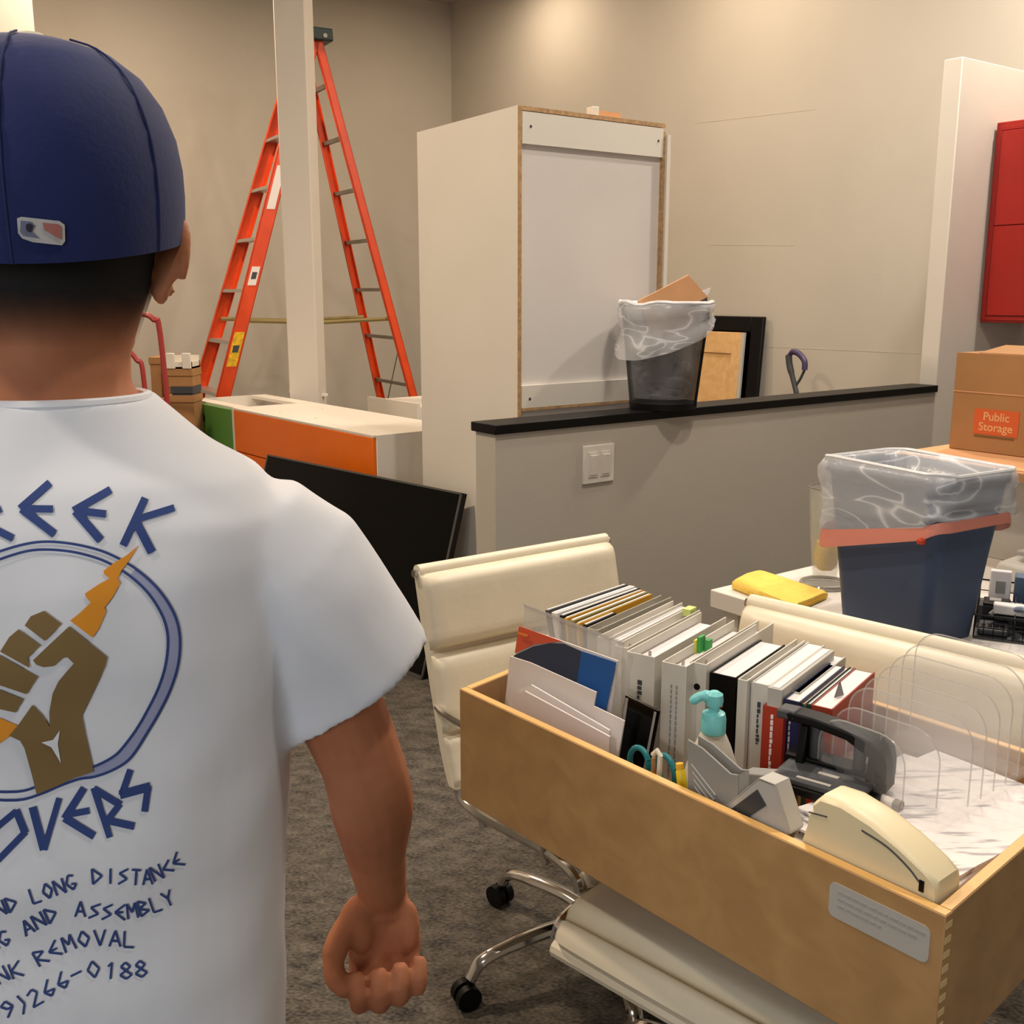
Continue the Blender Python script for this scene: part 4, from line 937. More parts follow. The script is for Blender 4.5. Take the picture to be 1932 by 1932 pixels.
# ================================================================ RED CABINET on the partition
R0 = AP(1882, 232, b0-n*.0, n); R1 = AP(1847, 608, b0, n)
Fr = frame((R1.x+.002, R1.y-.002, 0), n*-1, d)
rc = thing('wall_cabinet', 'bright red metal cabinet mounted high on the white partition wall', 'cabinet', V((R1.x, R1.y, R1.z)))
zt1, zb1 = R0.z-.0, R1.z
B(Fr).box(.0, 1.1, .0, .42, zb1, zt1).build('cabinet_body', m_red, rc, bevel=.004)
zm = zb1+(zt1-zb1)*.49
fr_ = B(Fr); fr_.box(.012, .03, -.006, 0, zb1+.012, zt1-.02).box(1.07, 1.088, -.006, 0, zb1+.012, zt1-.02).box(.03, 1.07, -.006, 0, zt1-.038, zt1-.02).box(.03, 1.07, -.006, 0, zb1+.012, zb1+.03); fr_.build('face_frame', m_red, rc, bevel=.001)
for z0, z1 in ((zb1+.034, zm-.002), (zm+.002, zt1-.042)):
    dd_ = B(Fr).box(.034, 1.066, -.012, -.001, z0, z1).build('cabinet_door', m_red, rc, bevel=.002)
    B(Fr).box(.42, .50, -.020, -.012, (z0+z1)/2-.006, (z0+z1)/2+.006).build('door_handle', m_chrome, dd_, bevel=.002)
# ================================================================ ON AND BEHIND THE LEDGE
wc = AP(1251, 760, a0+n*.06, n); ws = (wc-a0).dot(d)
Fq = frame(a0+d*ws+n*.061+V((0, 0, ZC)), d*KW, n*KW, V((0, 0, KW)))
wb_ = thing('waste_basket', 'black wire mesh waste basket standing on the half wall ledge', 'bin', Fq((0, 0, 0)))
def circ(r, z, jit=0, sd=0, wz=0, nn=40):
    out = []
    for k in range(nn):
        a = 2*math.pi*k/nn; f = 1+jit*noise.noise(V((math.cos(a)*2.5+sd, math.sin(a)*2.5, z*9))); out.append((r*f*math.cos(a), r*f*math.sin(a), z+wz*noise.noise(V((math.cos(a)*2, math.sin(a)*2, sd)))))
    return out
q = B(Fq); q.loft([circ(.094, .006), circ(.124, .285)], True, False); q.build('mesh_wall', m_mesh, wb_, smooth=True, ang=60)
q = B(Fq); q.loft([circ(.095, .0005), circ(.0965, .018), circ(.0905, .018), circ(.089, .004)]); q.build('base_band', m_black, wb_, smooth=True)
q = B(Fq); q.tube(circ(.125, .286)+[circ(.125, .286)[0]], .004, 6); q.build('rim', m_black, wb_, smooth=True)
for a in (-65, 118):
    a = math.radians(a); q = B(Fq); q.tube([(.0955*math.cos(a), .0955*math.sin(a), .01), (.1262*math.cos(a), .1262*math.sin(a), .285)], .004, 6); q.build('seam_strip', m_black, wb_)
lg_ = thing('bin_liner', 'crumpled clear bag folded over the wire basket rim', 'bag', Fq((0, 0, .2)))
def dripc(f, r, sd, jit):
    out = []
    for k, (x, y, z) in enumerate(circ(r, .29, jit, sd)):
        rx = x/.125; out.append((x, y, .292-f*(.095-.055*rx+.012*noise.noise(V((x*9, y*9, 3))))))
    return out
q = B(Fq); q.loft([circ(.080, .03, .08, 2), circ(.088, .12, .10, 3), circ(.102, .22, .07, 4), circ(.115, .29, .03, 5), circ(.129, .296, .04, 1, .01)]+[dripc(f, .132+.006*math.sin(f*9), 1+f*3, .09) for f in (.1, .3, .5, .7, .85, 1)], True, False); q.build('liner_film', m_bag, lg_, smooth=True, ang=180)
q = B(Fq); r_ = circ(.129, .294, .04, 1, .01); q.tube(r_+[r_[0]], .006, 6); q.build('rolled_rim', m_bagt, lg_, smooth=True)
pl0 = a0+n*.061
def LP(px, py, off=0): return AP(px, py, pl0+n*off, n)
cb = thing('cardboard_piece', 'light cardboard sheet sticking out of the wire basket', 'cardboard', Fq((0, 0, .25)))
q = B(); q.prism([LP(1212, 580, -.03), LP(1204, 568, -.03), LP(1299, 519, -.03), LP(1337, 562, -.03), LP(1308, 640, -.03), LP(1222, 640, -.03)], n*.006); q.build('sheet', m_kraftl, cb)
q = B(); q.prism([LP(1312, 573, -.033), LP(1334, 561, -.033), LP(1335, 574, -.033)], n*.002); q.build('dark_corner', m_greyd, cb)
pq_ = thing('paper_scrap', 'small white paper scrap poking out beside the cardboard sheet', 'paper', LP(1330, 560, .01))
q = B(); q.prism([LP(1322, 550, 0), LP(1341, 543, 0), LP(1338, 552, 0), LP(1326, 570, 0)], n*.002); q.build('scrap', m_paper, pq_)
# --- against the long wall
def wall_pt(px, py, off): return AP(px, py, corner-d*off, d)
def wq(px, py, off): p = wall_pt(px, py, off)-corner; return p.dot(n), p.z
tR, zT = wq(1433, 598, .10)
Fm = frame(corner, n, d)     # x along the wall (n), y into the wall
mf = thing('black_frame', 'large black mirror frame leaning on the grey wall behind the ledge', 'frame', corner+n*(tR+.35)-d*.12)
FWd = .78; LN = .09
def lean(x, y, z): return (x, -.03-LN*(1-z/zT)-.0+y, z)
def frbox(x0, x1, z0, z1, y0, y1):
    return [lean(x0, y0, z0), lean(x1, y0, z0), lean(x1, y1, z0), lean(x0, y1, z0), lean(x0, y0, z1), lean(x1, y0, z1), lean(x1, y1, z1), lean(x0, y1, z1)]
bwid = .098
q = B(Fm); q.hexa(frbox(tR, tR+bwid, 0, zT, -.03, 0)); q.build('stile', m_black, mf, bevel=.006)
q = B(Fm); q.hexa(frbox(tR+FWd-bwid, tR+FWd, 0, zT, -.03, 0)); q.build('stile', m_black, mf, bevel=.006)
q = B(Fm); q.hexa(frbox(tR+bwid, tR+FWd-bwid, zT-bwid, zT, -.03, 0)); q.build('rail', m_black, mf, bevel=.006)
q = B(Fm); q.hexa(frbox(tR+bwid, tR+FWd-bwid, 0, bwid, -.03, 0)); q.build('rail', m_black, mf, bevel=.006)
q = B(Fm); q.hexa(frbox(tR+bwid*.5, tR+FWd-bwid*.5, .02, zT-.02, -.008, -.001)); q.build('backing', m_blackg, mf)
mirror_door = thing('cabinet_door', 'maple shaker door set in the black frame as its mirror reflection', 'reflected door', corner+n*(tR+.3)-d*.16)  # solid door standing in for the reflection in the mirror
dx0, dx1, dzt = tR+bwid+.012, tR+FWd-.1, zT-bwid-.006
def dbox(x0, x1, z0, z1, y0, y1): return frbox(x0, x1, z0, z1, y0, y1)
for nm, a in (('stile', (dx0+.045, dx0+.12, .09, dzt)), ('stile', (dx1-.075, dx1, .09, dzt))):
    q = B(Fm); q.hexa(dbox(*a, -.052, -.033)); q.build(nm, m_mapledoor, mirror_door, bevel=.002)
q = B(Fm); q.hexa(dbox(dx0+.12, dx1-.075, dzt-.14, dzt, -.052, -.033)); q.build('rail', m_mapledoor, mirror_door, bevel=.002)
q = B(Fm); q.hexa(dbox(dx0+.12, dx1-.075, .09, .17, -.052, -.033)); q.build('rail', m_mapledoor, mirror_door, bevel=.002)
q = B(Fm); q.hexa(dbox(dx0+.118, dx1-.073, .16, dzt-.135, -.042, -.034)); q.build('panel', m_mapledoor, mirror_door)
q = B(Fm); q.hexa(dbox(dx0+.020, dx0+.043, .09, dzt, -.050, -.033)); tag(q.build('white_strip', m_greyl), 'narrow pale strip beside the reflected maple door in the mirror frame', 'strip')
vh = thing('upright_cleaner', 'upright cleaner with a looped purple and grey handle behind the ledge', 'vacuum cleaner', V((wall_pt(1500, 700, .3).x, wall_pt(1500, 700, .3).y, 0)))
def VP(px, py): return wall_pt(px, py, .30)
q = B(); q.tube(arc([VP(1503, 742), VP(1497, 718), VP(1490, 690), VP(1488, 670)], 5), [.016]*8+[.02]*8, 10); q.build('handle_grip', m_greyd, vh, smooth=True)
q = B(); q.tube(arc([VP(1488, 672), VP(1496, 664), VP(1508, 668), VP(1518, 682), VP(1518, 698)], 5), [.014]*4+[.018]*13+[.012]*0, 10); q.build('handle_loop', mat('purple_plastic', (70, 58, 92), .45), vh, smooth=True)
q = B(); q.tube(arc([VP(1518, 698), VP(1510, 715), VP(1501, 730), VP(1503, 742)], 5), .008, 8); q.build('handle_strut', m_greyd, vh, smooth=True)
sb_ = VP(1503, 742); q = B(); q.tube([sb_, V((sb_.x, sb_.y, .35))], .014, 10); q.build('handle_tube', m_alud, vh, smooth=True)
q = B(); q.lathe([(.07, .08), (.085, .12), (.085, .36), (.05, .42)], (sb_.x, sb_.y, 0), 20); q.build('dust_container', m_greyd, vh, smooth=True)
B(frame((sb_.x, sb_.y, 0), n, d)).box(-.14, .14, -.10, .10, 0, .08).build('floor_head', m_greyd, vh, bevel=.02)
# ================================================================ THE PERSON
PA = math.radians(12); SX, SY = -.335, .78
pR = V((math.cos(PA), math.sin(PA), 0)); pF = V((-math.sin(PA), math.cos(PA), 0)); P0 = V((SX, SY, 0))
PFR = frame(P0, pR, pF)
pe = thing('person', 'person in a white printed T-shirt and blue cap walking away from the camera', 'person', P0)
def ell(z, ca, cb, wa, wb, nn=36, e=2.0):
    out = []
    for k in range(nn):
        a = 2*math.pi*k/nn; c_, s_ = math.cos(a), math.sin(a)
        out.append((ca+wa*math.copysign(abs(c_)**(2/e), c_), cb+wb*math.copysign(abs(s_)**(2/e), s_), z))
    return out
def ellipsoid(b, c, r, nn=16, m=10, rot=None):
    rings = []; 
    for j in range(1, m):
        ph = math.pi*j/m-math.pi/2; rings.append([])
        for k in range(nn):
            a = 2*math.pi*k/nn; p = V((r[0]*math.cos(ph)*math.cos(a), r[1]*math.cos(ph)*math.sin(a), r[2]*math.sin(ph)))
            if rot: p = rot @ p
            rings[-1].append(V(c)+p)
    b.loft(rings)
bd = B(PFR)
# trunk, neck and head
bd.loft([ell(.80, 0, 0, .12, .09), ell(.88, 0, 0, .122, .095), ell(1.0, 0, -.0, .12, .09), ell(1.15, 0, 0, .145, .10), ell(1.27, 0, 0, .15, .10), ell(1.325, 0, -.005, .135, .08), ell(1.37, 0, -.01, .09, .060),
         ell(1.41, 0, -.008, .066, .056), ell(1.435, 0, -.004, .0535, .054), ell(1.455, 0, .004, .0535, .060), ell(1.475, 0, .016, .059, .072), ell(1.50, 0, .026, .067, .083), ell(1.53, 0, .03, .0735, .090),
         ell(1.56, 0, .03, .077, .095), ell(1.60, 0, .028, .077, .096), ell(1.625, 0, .026, .067, .084), ell(1.645, 0, .026, .05, .062), ell(1.655, 0, .026, .02, .025)])
ellipsoid(bd, (0, .078, 1.472), (.050, .050, .046)); ellipsoid(bd, (0, .095, 1.50), (.052, .036, .05))       # jaw, cheeks
ellipsoid(bd, (0, .134, 1.525), (.0135, .016, .012)); ellipsoid(bd, (0, .126, 1.542), (.009, .011, .024))     # nose
ellipsoid(bd, (0, .125, 1.484), (.024, .008, .005)); ellipsoid(bd, (0, .124, 1.475), (.021, .009, .006))       # lips
for s in (-1, 1):
    ellipsoid(bd, (s*.031, .116, 1.56), (.022, .012, .007))                                                     # brow
    R_ = Matrix.Rotation(s*math.radians(32), 3, 'Z') @ Matrix.Rotation(math.radians(-10), 3, 'X') @ Matrix.Rotation(s*math.radians(14), 3, 'Y')
    ellipsoid(bd, (s*.081, .018, 1.524), (.0075, .018, .030), rot=R_)
    ring = [V((s*.0845, .018, 1.526))+R_ @ V((s*.004, .016*math.cos(a), .027*math.sin(a))) for a in [math.radians(-75+300*k/14) for k in range(15)]]
    bd.tube(ring, .0050, 8)
    ellipsoid(bd, (s*.077, .010, 1.499), (.006, .008, .009))
# legs and feet
for s, fy in ((1, .0), (-1, .10)):
    bd.tube([(s*.056, 0, .86), (s*.066, fy*.2, .70), (s*.080, fy*.5, .50), (s*.085, fy*.7, .42), (s*.086, fy*.85-.01, .28), (s*.086, fy-.02, .09), (s*.086, fy-.02, .05)], [.058, .056, .052, .050, .048, .036, .034], 16)
    ellipsoid(bd, (s*.09, fy+.045, .04), (.042, .115, .036))
# right arm
SH = V((.140, -.005, 1.285)); EL = V((.212, -.008, 1.125)); WR = V((.238, .124, .918))
def limb(b, pts, rr_, nn=16, sq=(1, 1)): b.tube(arc(pts, 5), [rr_[min(int(i/5), len(rr_)-1)]*(1-(i % 5)/5)+rr_[min(int(i/5)+1, len(rr_)-1)]*((i % 5)/5) for i in range((len(pts)-1)*5+1)], nn, sq=sq)
limb(bd, [SH, SH.lerp(EL, .5)+V((.006, -.004, 0)), EL, EL.lerp(WR, .28)+V((.004, -.006, -.004)), EL.lerp(WR, .65), WR, WR+V((.0, .004, -.02))], [.040, .038, .0345, .0365, .029, .0235, .024])
# right hand, palm turned back towards the camera, fingers relaxed and curled
def HQ(x, y, z): return WR+V((x, -y, z))      # x outwards, y towards the camera, z up
rings = []
for z, x0, x1, ty_, cy_ in ((.006, -.023, .022, .018, -.002), (-.015, -.028, .027, .016, 0), (-.033, -.034, .033, .014, .002), (-.050, -.037, .037, .012, .002), (-.064, -.036, .037, .011, .003), (-.074, -.032, .033, .009, .006)):
    ring = []
    for k in range(20):
        a = 2*math.pi*k/20; ca_, sa_ = math.cos(a), math.sin(a)
        ring.append(HQ((x0+x1)/2+(x1-x0)/2*math.copysign(abs(ca_)**.75, ca_), cy_+ty_*math.copysign(abs(sa_)**.8, sa_), z))
    rings.append(ring)
bd.loft(rings)
ellipsoid(bd, HQ(-.024, .012, -.030), (.015, .013, .026)); ellipsoid(bd, HQ(.024, .010, -.034), (.011, .010, .028))   # thenar and hypothenar
for i, (x, L1, L2, L3, r, c1, c2, c3) in enumerate(((-.0265, .044, .024, .019, .0096, 52, 150, 205), (-.0085, .048, .027, .020, .0098, 56, 152, 208), (.0095, .045, .025, .019, .0094, 60, 154, 210), (.0265, .038, .020, .017, .0086, 64, 158, 212))):
    p = HQ(x, .003, -.060); pts = [p, HQ(x, .007, -.071)]; p = pts[-1]
    for L, an in ((L1*.85, c1), (L2, c2), (L3, c3)):
        a = math.radians(an); p = p+V((x*.06, -math.sin(a)*L, -math.cos(a)*L)); pts.append(p)
    bd.tube(arc(pts, 4), [r*1.05]*5+[r]*8+[r*.88]*3+[r*.7], 10)
tp_ = [HQ(-.020, .006, -.008), HQ(-.038, .014, -.026), HQ(-.050, .026, -.044), HQ(-.050, .040, -.060), HQ(-.038, .052, -.070)]
bd.tube(arc(tp_, 4), [.015]*3+[.0128]*6+[.0108]*5+[.0096]*2+[.007], 10)
# left arm (beyond the frame edge), hanging with a closed relaxed hand
limb(bd, [V((-.150, -.005, 1.335)), V((-.19, -.006, 1.22)), V((-.212, -.01, 1.115)), V((-.218, .02, 1.03)), V((-.222, .05, .93)), V((-.222, .07, .86)), V((-.222, .075, .84))], [.048, .040, .0345, .0365, .029, .0235, .024])
ellipsoid(bd, (-.222, .08, .805), (.018, .036, .045))
for i in range(4):
    y0 = .052+i*.019; bd.tube(arc([(-.222, y0, .785), (-.222, y0+.002, .757), (-.208, y0+.004, .735), (-.192, y0+.004, .738)], 4), [.0088]*9+[.0085]*3+[.006], 8)
bd.tube(arc([(-.215, .10, .83), (-.203, .118, .80), (-.194, .118, .775), (-.19, .11, .755)], 4), [.012]*5+[.010]*5+[.008]*2+[.006], 8)
body = bd.build('body', m_skin, pe, smooth=True)
rm_ = body.modifiers.new('remesh', 'REMESH'); rm_.mode = 'VOXEL'; rm_.voxel_size = .0030; rm_.use_smooth_shade = True
sm_ = body.modifiers.new('smooth', 'SMOOTH'); sm_.factor = .5; sm_.iterations = 3
# eyes
for s in (-1, 1):
    q = B(PFR); ellipsoid(q, (s*.031, .112, 1.545), (.012, .009, .010)); ey = q.build('eye', m_paper, pe, smooth=True)
    q = B(PFR); ellipsoid(q, (s*.031, .119, 1.545), (.005, .003, .005)); q.build('iris', m_darkh, ey, smooth=True)
# hair: short fade below the cap
HZ0, HZ1 = 1.462, 1.503
m_hair = hairmat()
q = B(PFR); rings = []
HR = [(1.452, .0030, .0545, .0605), (1.465, .010, .0575, .068), (1.475, .016, .0600, .0745), (1.50, .026, .0690, .0855), (1.53, .03, .0760, .0925), (1.56, .03, .0795, .0975)]
for z, cb_, wa, wb in HR:
    r = []
    for k in range(31):
        a = math.radians(178+184*k/30); r.append(((wa+.0012)*math.cos(a), cb_+(wb+.0012)*math.sin(a), z))
    rings.append(r)
vs_ = [p for r in rings for p in r]; fs_ = [(k*31+i, k*31+i+1, (k+1)*31+i+1, (k+1)*31+i) for k in range(len(rings)-1) for i in range(30)]
q.add(vs_, fs_); hr = q.build('hair', m_hair, pe, smooth=True, ang=180)
# cap
def caprim(x, y): return 1.5215+.13*(y+.06)+.10*max(0, x*x*4)
q = B(PFR); rings = []
for wk, hk in ((.955, 0), (1.0, .0), (1.015, .10), (1.025, .24), (1.02, .38), (.985, .54), (.90, .70), (.77, .83), (.58, .93), (.36, .98), (.12, 1.0)):
    r = []
    for k in range(48):
        a = 2*math.pi*k/48; x = .0950*wk*math.cos(a); y = .022+.1165*wk*math.sin(a); zr = caprim(x/wk if wk > .3 else x, y)
        ridge = 1+.006*abs(math.sin(3*a))
        r.append((x*ridge, y*ridge-.004*hk, zr+(1.672-zr)*hk))
    rings.append(r)
rings.insert(0, [(x*.97, (y-.022)*.97+.022, z+.03) for x, y, z in rings[0]])
q.loft(rings, True, True); cp = q.build('cap_crown', m_cap_blue, pe, smooth=True, ang=70)
for k in range(6):
    a = math.radians(-90+60*k); pts = []
    for wk, hk in ((1.003, .0), (1.019, .10), (1.030, .24), (1.025, .38), (.99, .54), (.905, .70), (.775, .83), (.585, .93), (.36, .985)):
        x = .0950*wk*math.cos(a); y = .022+.1165*wk*math.sin(a); zr = caprim(x/wk, y); pts.append((x*1.003, y*1.003-.004*hk, zr+(1.6725-zr)*hk))
    s_ = B(PFR); s_.tube(arc(pts, 3), .0008, 6); s_.build('panel_seam', m_cap_blue, cp, smooth=True)
q = B(PFR); q.lathe([(.012, 1.669), (.0125, 1.6735), (.009, 1.677), (.002, 1.6785)], (0, .016, 0), 20); q.build('cap_button', mat('grey_button', (196, 190, 170), .7), cp, smooth=True)
q = B(PFR); rings = []
for f, rr__ in ((0, 0), (.35, .03), (.7, .055), (1, .066)):
    rings.append([(x*(.074-.010*f), .118+rr__*math.sqrt(max(0, 1-x*x))+.004*f, 1.540-.010*f-.012*x*x+e_) for x in [-1+k/8 for k in range(17)] for e_ in (0,)] + [(x*(.074-.010*f), .118+rr__*math.sqrt(max(0, 1-x*x))+.004*f, 1.543-.010*f-.012*x*x) for x in [1-k/8 for k in range(17)]])
q.loft(rings); q.build('cap_brim', m_cap_blue, cp, smooth=True)
# trousers and shoes
q = B(PFR); q.loft([ell(.76, 0, 0, .126, .108), ell(.86, 0, 0, .128, .108), ell(.93, 0, 0, .128, .104), ell(.96, 0, 0, .126, .10)])
for s, fy in ((1, 0), (-1, .10)): q.tube([(s*.058, 0, .82), (s*.066, fy*.2, .70), (s*.082, fy*.5, .50), (s*.088, fy*.7, .40), (s*.088, fy*.85-.01, .28), (s*.088, fy-.02, .07)], [.068, .070, .070, .068, .066, .062], 18)
tr_ = q.build('trousers', m_denim, pe, smooth=True)
md = tr_.modifiers.new('remesh', 'REMESH'); md.mode = 'VOXEL'; md.voxel_size = .008; md.use_smooth_shade = True
md = tr_.modifiers.new('smooth', 'SMOOTH'); md.factor = .5; md.iterations = 4
for s, fy in ((1, 0), (-1, .10)):
    q = B(PFR); q.loft([[(s*.09+x*w_, fy+.045+y*L_s, z) for x, y in rrect(2, 2, .9, 4)] for w_, L_s, z in ((.050, .128, .001), (.052, .130, .02), (.050, .126, .05), (.042, .085, .085))]); sh_ = q.build('shoe', m_black, pe, smooth=True)
    q = B(PFR); q.loft([[(s*.09+x*w_, fy+.045+y*L_s, z) for x, y in rrect(2, 2, .9, 4)] for w_, L_s, z in ((.053, .132, .0), (.053, .132, .018))]); q.build('shoe_sole', m_paper, sh_, smooth=True)
# T-shirt
q = B(PFR)
TS = [(.79, 0, .136, .118), (.86, 0, .139, .118), (.95, 0, .144, .116), (1.05, -.002, .150, .115), (1.15, -.004, .156, .116), (1.25, -.008, .166, .116), (1.305, -.010, .168, .110), (1.340, -.010, .167, .100), (1.368, -.009, .145, .088), (1.388, -.008, .112, .076), (1.404, -.006, .090, .069), (1.418, -.005, .0725, .063), (1.426, -.004, .066, .0605)]
rings = [ell(.81, 0, 0, .126, .106, 48, 2.3)]+[ell(z, 0, cb_, wa, wb, 48, 2.35) for z, cb_, wa, wb in TS]
rings.append(ell(1.4255, 0, -.004, .0610, .0560, 48)); rings.append(ell(1.408, 0, -.005, .0625, .056, 48)); rings.append(ell(1.39, 0, -.006, .060, .054, 48))
q.loft(rings)
def sleeve(s):
    rg = []
    for (a, z), ra, rb, ax in (((.075, 1.322), .056, .070, (.62, -.78)), ((.124, 1.316), .063, .074, (.62, -.78)), ((.160, 1.286), .066, .073, (.60, -.80)), ((.188, 1.226), .068, .068, (.58, -.815)), ((.210, 1.182), .072, .062, (.57, -.82)),
                               ((.2095, 1.1825), .064, .054, (.57, -.82)), ((.193, 1.20), .052, .050, (.57, -.82)), ((.17, 1.24), .042, .045, (.57, -.82))):
        pa = V((-ax[1], 0, ax[0])).normalized(); ring = []
        for k in range(32):
            an = 2*math.pi*k/32; p = V((a, -.004, z))+pa*(ra*math.cos(an))+V((0, 1, 0))*rb*math.sin(an)*(1+.05*math.sin(3*an+z*20)); ring.append((p.x*s, p.y, p.z))
        rg.append(ring)
    return rg
for s in (1, -1): q.loft(sleeve(s))
ts = q.build('tshirt', m_shirt, pe, smooth=True)
md = ts.modifiers.new('remesh', 'REMESH'); md.mode = 'VOXEL'; md.voxel_size = .0042; md.use_smooth_shade = True
md = ts.modifiers.new('smooth', 'SMOOTH'); md.factor = .6; md.iterations = 8
tx_ = bpy.data.textures.new('folds', 'CLOUDS'); tx_.noise_scale = .11; tx_.noise_depth = 1
md = ts.modifiers.new('folds', 'DISPLACE'); md.texture = tx_; md.strength = .011; md.mid_level = .5; md.texture_coords = 'LOCAL'
tube_ = B(PFR); tube_.tube([V(p)+V((0, 0, -.001)) for p in ell(1.4245, 0, -.004, .0645, .0592, 48)]+[V(ell(1.4245, 0, -.004, .0645, .0592, 48)[0])+V((0, 0, -.001))], .0042, 8); tube_.build('collar_rib', m_shirt, ts, smooth=True)

# printed graphics, laid on the cloth
bpy.context.view_layer.update(); dg_ = bpy.context.evaluated_depsgraph_get()
def bvh_of(o):
    e = o.evaluated_get(dg_); me = e.to_mesh(); mw = WM[o]; b = BVHTree.FromPolygons([mw @ v.co for v in me.vertices], [tuple(p.vertices) for p in me.polygons]); e.to_mesh_clear(); return b
TSH, CPH = bvh_of(ts), bvh_of(cp)
def onto(bv, px, py, lift):
    r = ray(px, py).normalized(); h = bv.ray_cast(O3, r)
    if h[0] is None: return None
    return h[0]-r*lift
from mathutils.geometry import tessellate_polygon
class Ink:
    def __init__(s, bv, lift): s.bv = bv; s.lift = lift; s.v = []; s.f = []
    def tri(s, a, b, c, mx=9, dep=0):
        L = [((a[0]-b[0])**2+(a[1]-b[1])**2, 0), ((b[0]-c[0])**2+(b[1]-c[1])**2, 1), ((c[0]-a[0])**2+(c[1]-a[1])**2, 2)]; m_, i = max(L)
        if m_ > mx*mx and dep < 12:
            t = (a, b, c); p, q_, r = t[i], t[(i+1) % 3], t[(i+2) % 3]; mid = ((p[0]+q_[0])/2, (p[1]+q_[1])/2); s.tri(p, mid, r, mx, dep+1); s.tri(mid, q_, r, mx, dep+1); return
        w_ = [onto(s.bv, *p, s.lift) for p in (a, b, c)]
        if any(x is None for x in w_): return
        k = len(s.v); s.v += w_; s.f.append((k, k+1, k+2))
    def poly(s, pts, mx=9):
        for t in tessellate_polygon([[V((x, y, 0)) for x, y in pts]]): s.tri(*[pts[i] for i in t], mx)
    def stroke(s, a, b, w_, mx=9):
        dx, dy = b[0]-a[0], b[1]-a[1]; L = math.hypot(dx, dy) or 1; nx, ny = -dy/L*w_/2, dx/L*w_/2
        s.poly([(a[0]+nx, a[1]+ny), (b[0]+nx, b[1]+ny), (b[0]-nx, b[1]-ny), (a[0]-nx, a[1]-ny)], mx)
    def build(s, nm, m_, par):
        b = B(); b.v = [V(p) for p in s.v]; b.f = s.f; o = b.build(nm, m_, par, smooth=True, ang=180); return o
Z2 = lambda x, y: (x*.29, y*.29+880)
Z3 = lambda x, y: (x*.2754, y*.2754+1400)
ink = Ink(TSH, .0012)
for a, b_, w_ in (((130, 275), (325, 105), 50), ((150, 275), (345, 277), 48), ((140, 275), (355, 440), 56), ((478, 288), (720, 150), 50), ((500, 288), (690, 310), 50), ((490, 290), (655, 480), 58),
                  ((945, 205), (800, 515), 50), ((870, 350), (1135, 268), 46), ((880, 350), (988, 560), 58), ((-60, 395), (85, 468), 50), ((-120, 150), (-60, 395), 50), ((-40, 290), (8, 275), 46)):
    ink.stroke(Z2(*a), Z2(*b_), w_*.29)
for a, b_, w_ in (((-90, 640), (110, 475), 44), ((108, 465), (172, 625), 52), ((175, 615), (-20, 815), 44), ((222, 445), (300, 740), 56), ((405, 385), (300, 740), 42), ((575, 315), (440, 525), 50), ((450, 500), (612, 470), 46), ((440, 520), (645, 645), 56),
                  ((640, 315), (752, 655), 44), ((640, 320), (825, 432), 50), ((822, 425), (735, 535), 44), ((725, 535), (920, 578), 52), ((893, 190), (832, 365), 46), ((820, 362), (1030, 305), 62), ((1015, 300), (990, 478), 46)):
    ink.stroke(Z3(*a), Z3(*b_), w_*.2754)
# two rings
outer = [(-60, 1062), (0, 1040), (50, 1026), (90, 1022), (135, 1026), (180, 1036), (214, 1049), (256, 1073), (292, 1104), (318, 1138), (334, 1172), (340, 1210), (336, 1255), (322, 1300), (300, 1345), (278, 1382), (254, 1420), (235, 1440), (206, 1456), (176, 1466), (149, 1470), (112, 1483), (77, 1498), (30, 1510), (-60, 1506)]
inner = [(-60, 1078), (0, 1055), (50, 1040), (90, 1037), (135, 1041), (176, 1051), (206, 1063), (244, 1086), (276, 1115), (298, 1146), (312, 1177), (317, 1211), (312, 1256), (298, 1300), (276, 1344), (256, 1378), (232, 1410), (216, 1426), (192, 1440), (166, 1450), (142, 1455), (108, 1467), (72, 1483), (30, 1494), (-60, 1492)]
def cr(pts, k=4): return [(p.x, p.y) for p in arc([(x, y, 0) for x, y in pts], k)]
O_, I_ = cr(outer), cr(inner)
for R_ in (O_, I_):
    for a, b_ in zip(R_[:-1], R_[1:]): ink.stroke(a, b_, 5)
ink.build('navy_lettering', m_navy_ink, ts)
lil = Ink(TSH, .0008)
for k in range(28, 84): lil.poly([O_[k], O_[k+1], I_[k+1], I_[k]])
lil.build('ring_fill', m_lilac_ink, ts)
yl = Ink(TSH, .0014)
yl.poly([(262, 1028), (243, 1058), (228, 1078), (222, 1092), (227, 1100), (212, 1127), (197, 1146), (200, 1154), (186, 1187), (174, 1203), (132, 1171), (150, 1157), (171, 1137), (162, 1126), (160, 1120), (185, 1103), (207, 1091), (197, 1084), (195, 1077), (215, 1062), (240, 1047)])
yl.build('lightning_bolt', m_yel_ink, ts); yl = Ink(TSH, .0014); yl.poly([(-40, 1350), (0, 1355), (35, 1370), (17, 1390), (0, 1402), (-40, 1425)]); yl.build('lightning_tail', m_yel_ink, ts)
gd = Ink(TSH, .0017)
for P_ in ([(285, 940), (400, 1025), (290, 1135), (160, 1035), (200, 975)], [(120, 1060), (262, 1165), (178, 1245), (192, 1312), (0, 1205), (60, 1110)], [(-160, 1200), (0, 1230), (245, 1370), (170, 1482), (0, 1425), (-160, 1380)], [(-160, 1440), (0, 1455), (150, 1515), (100, 1602), (0, 1580), (-160, 1560)]):
    gd.poly([Z2(*p) for p in P_])
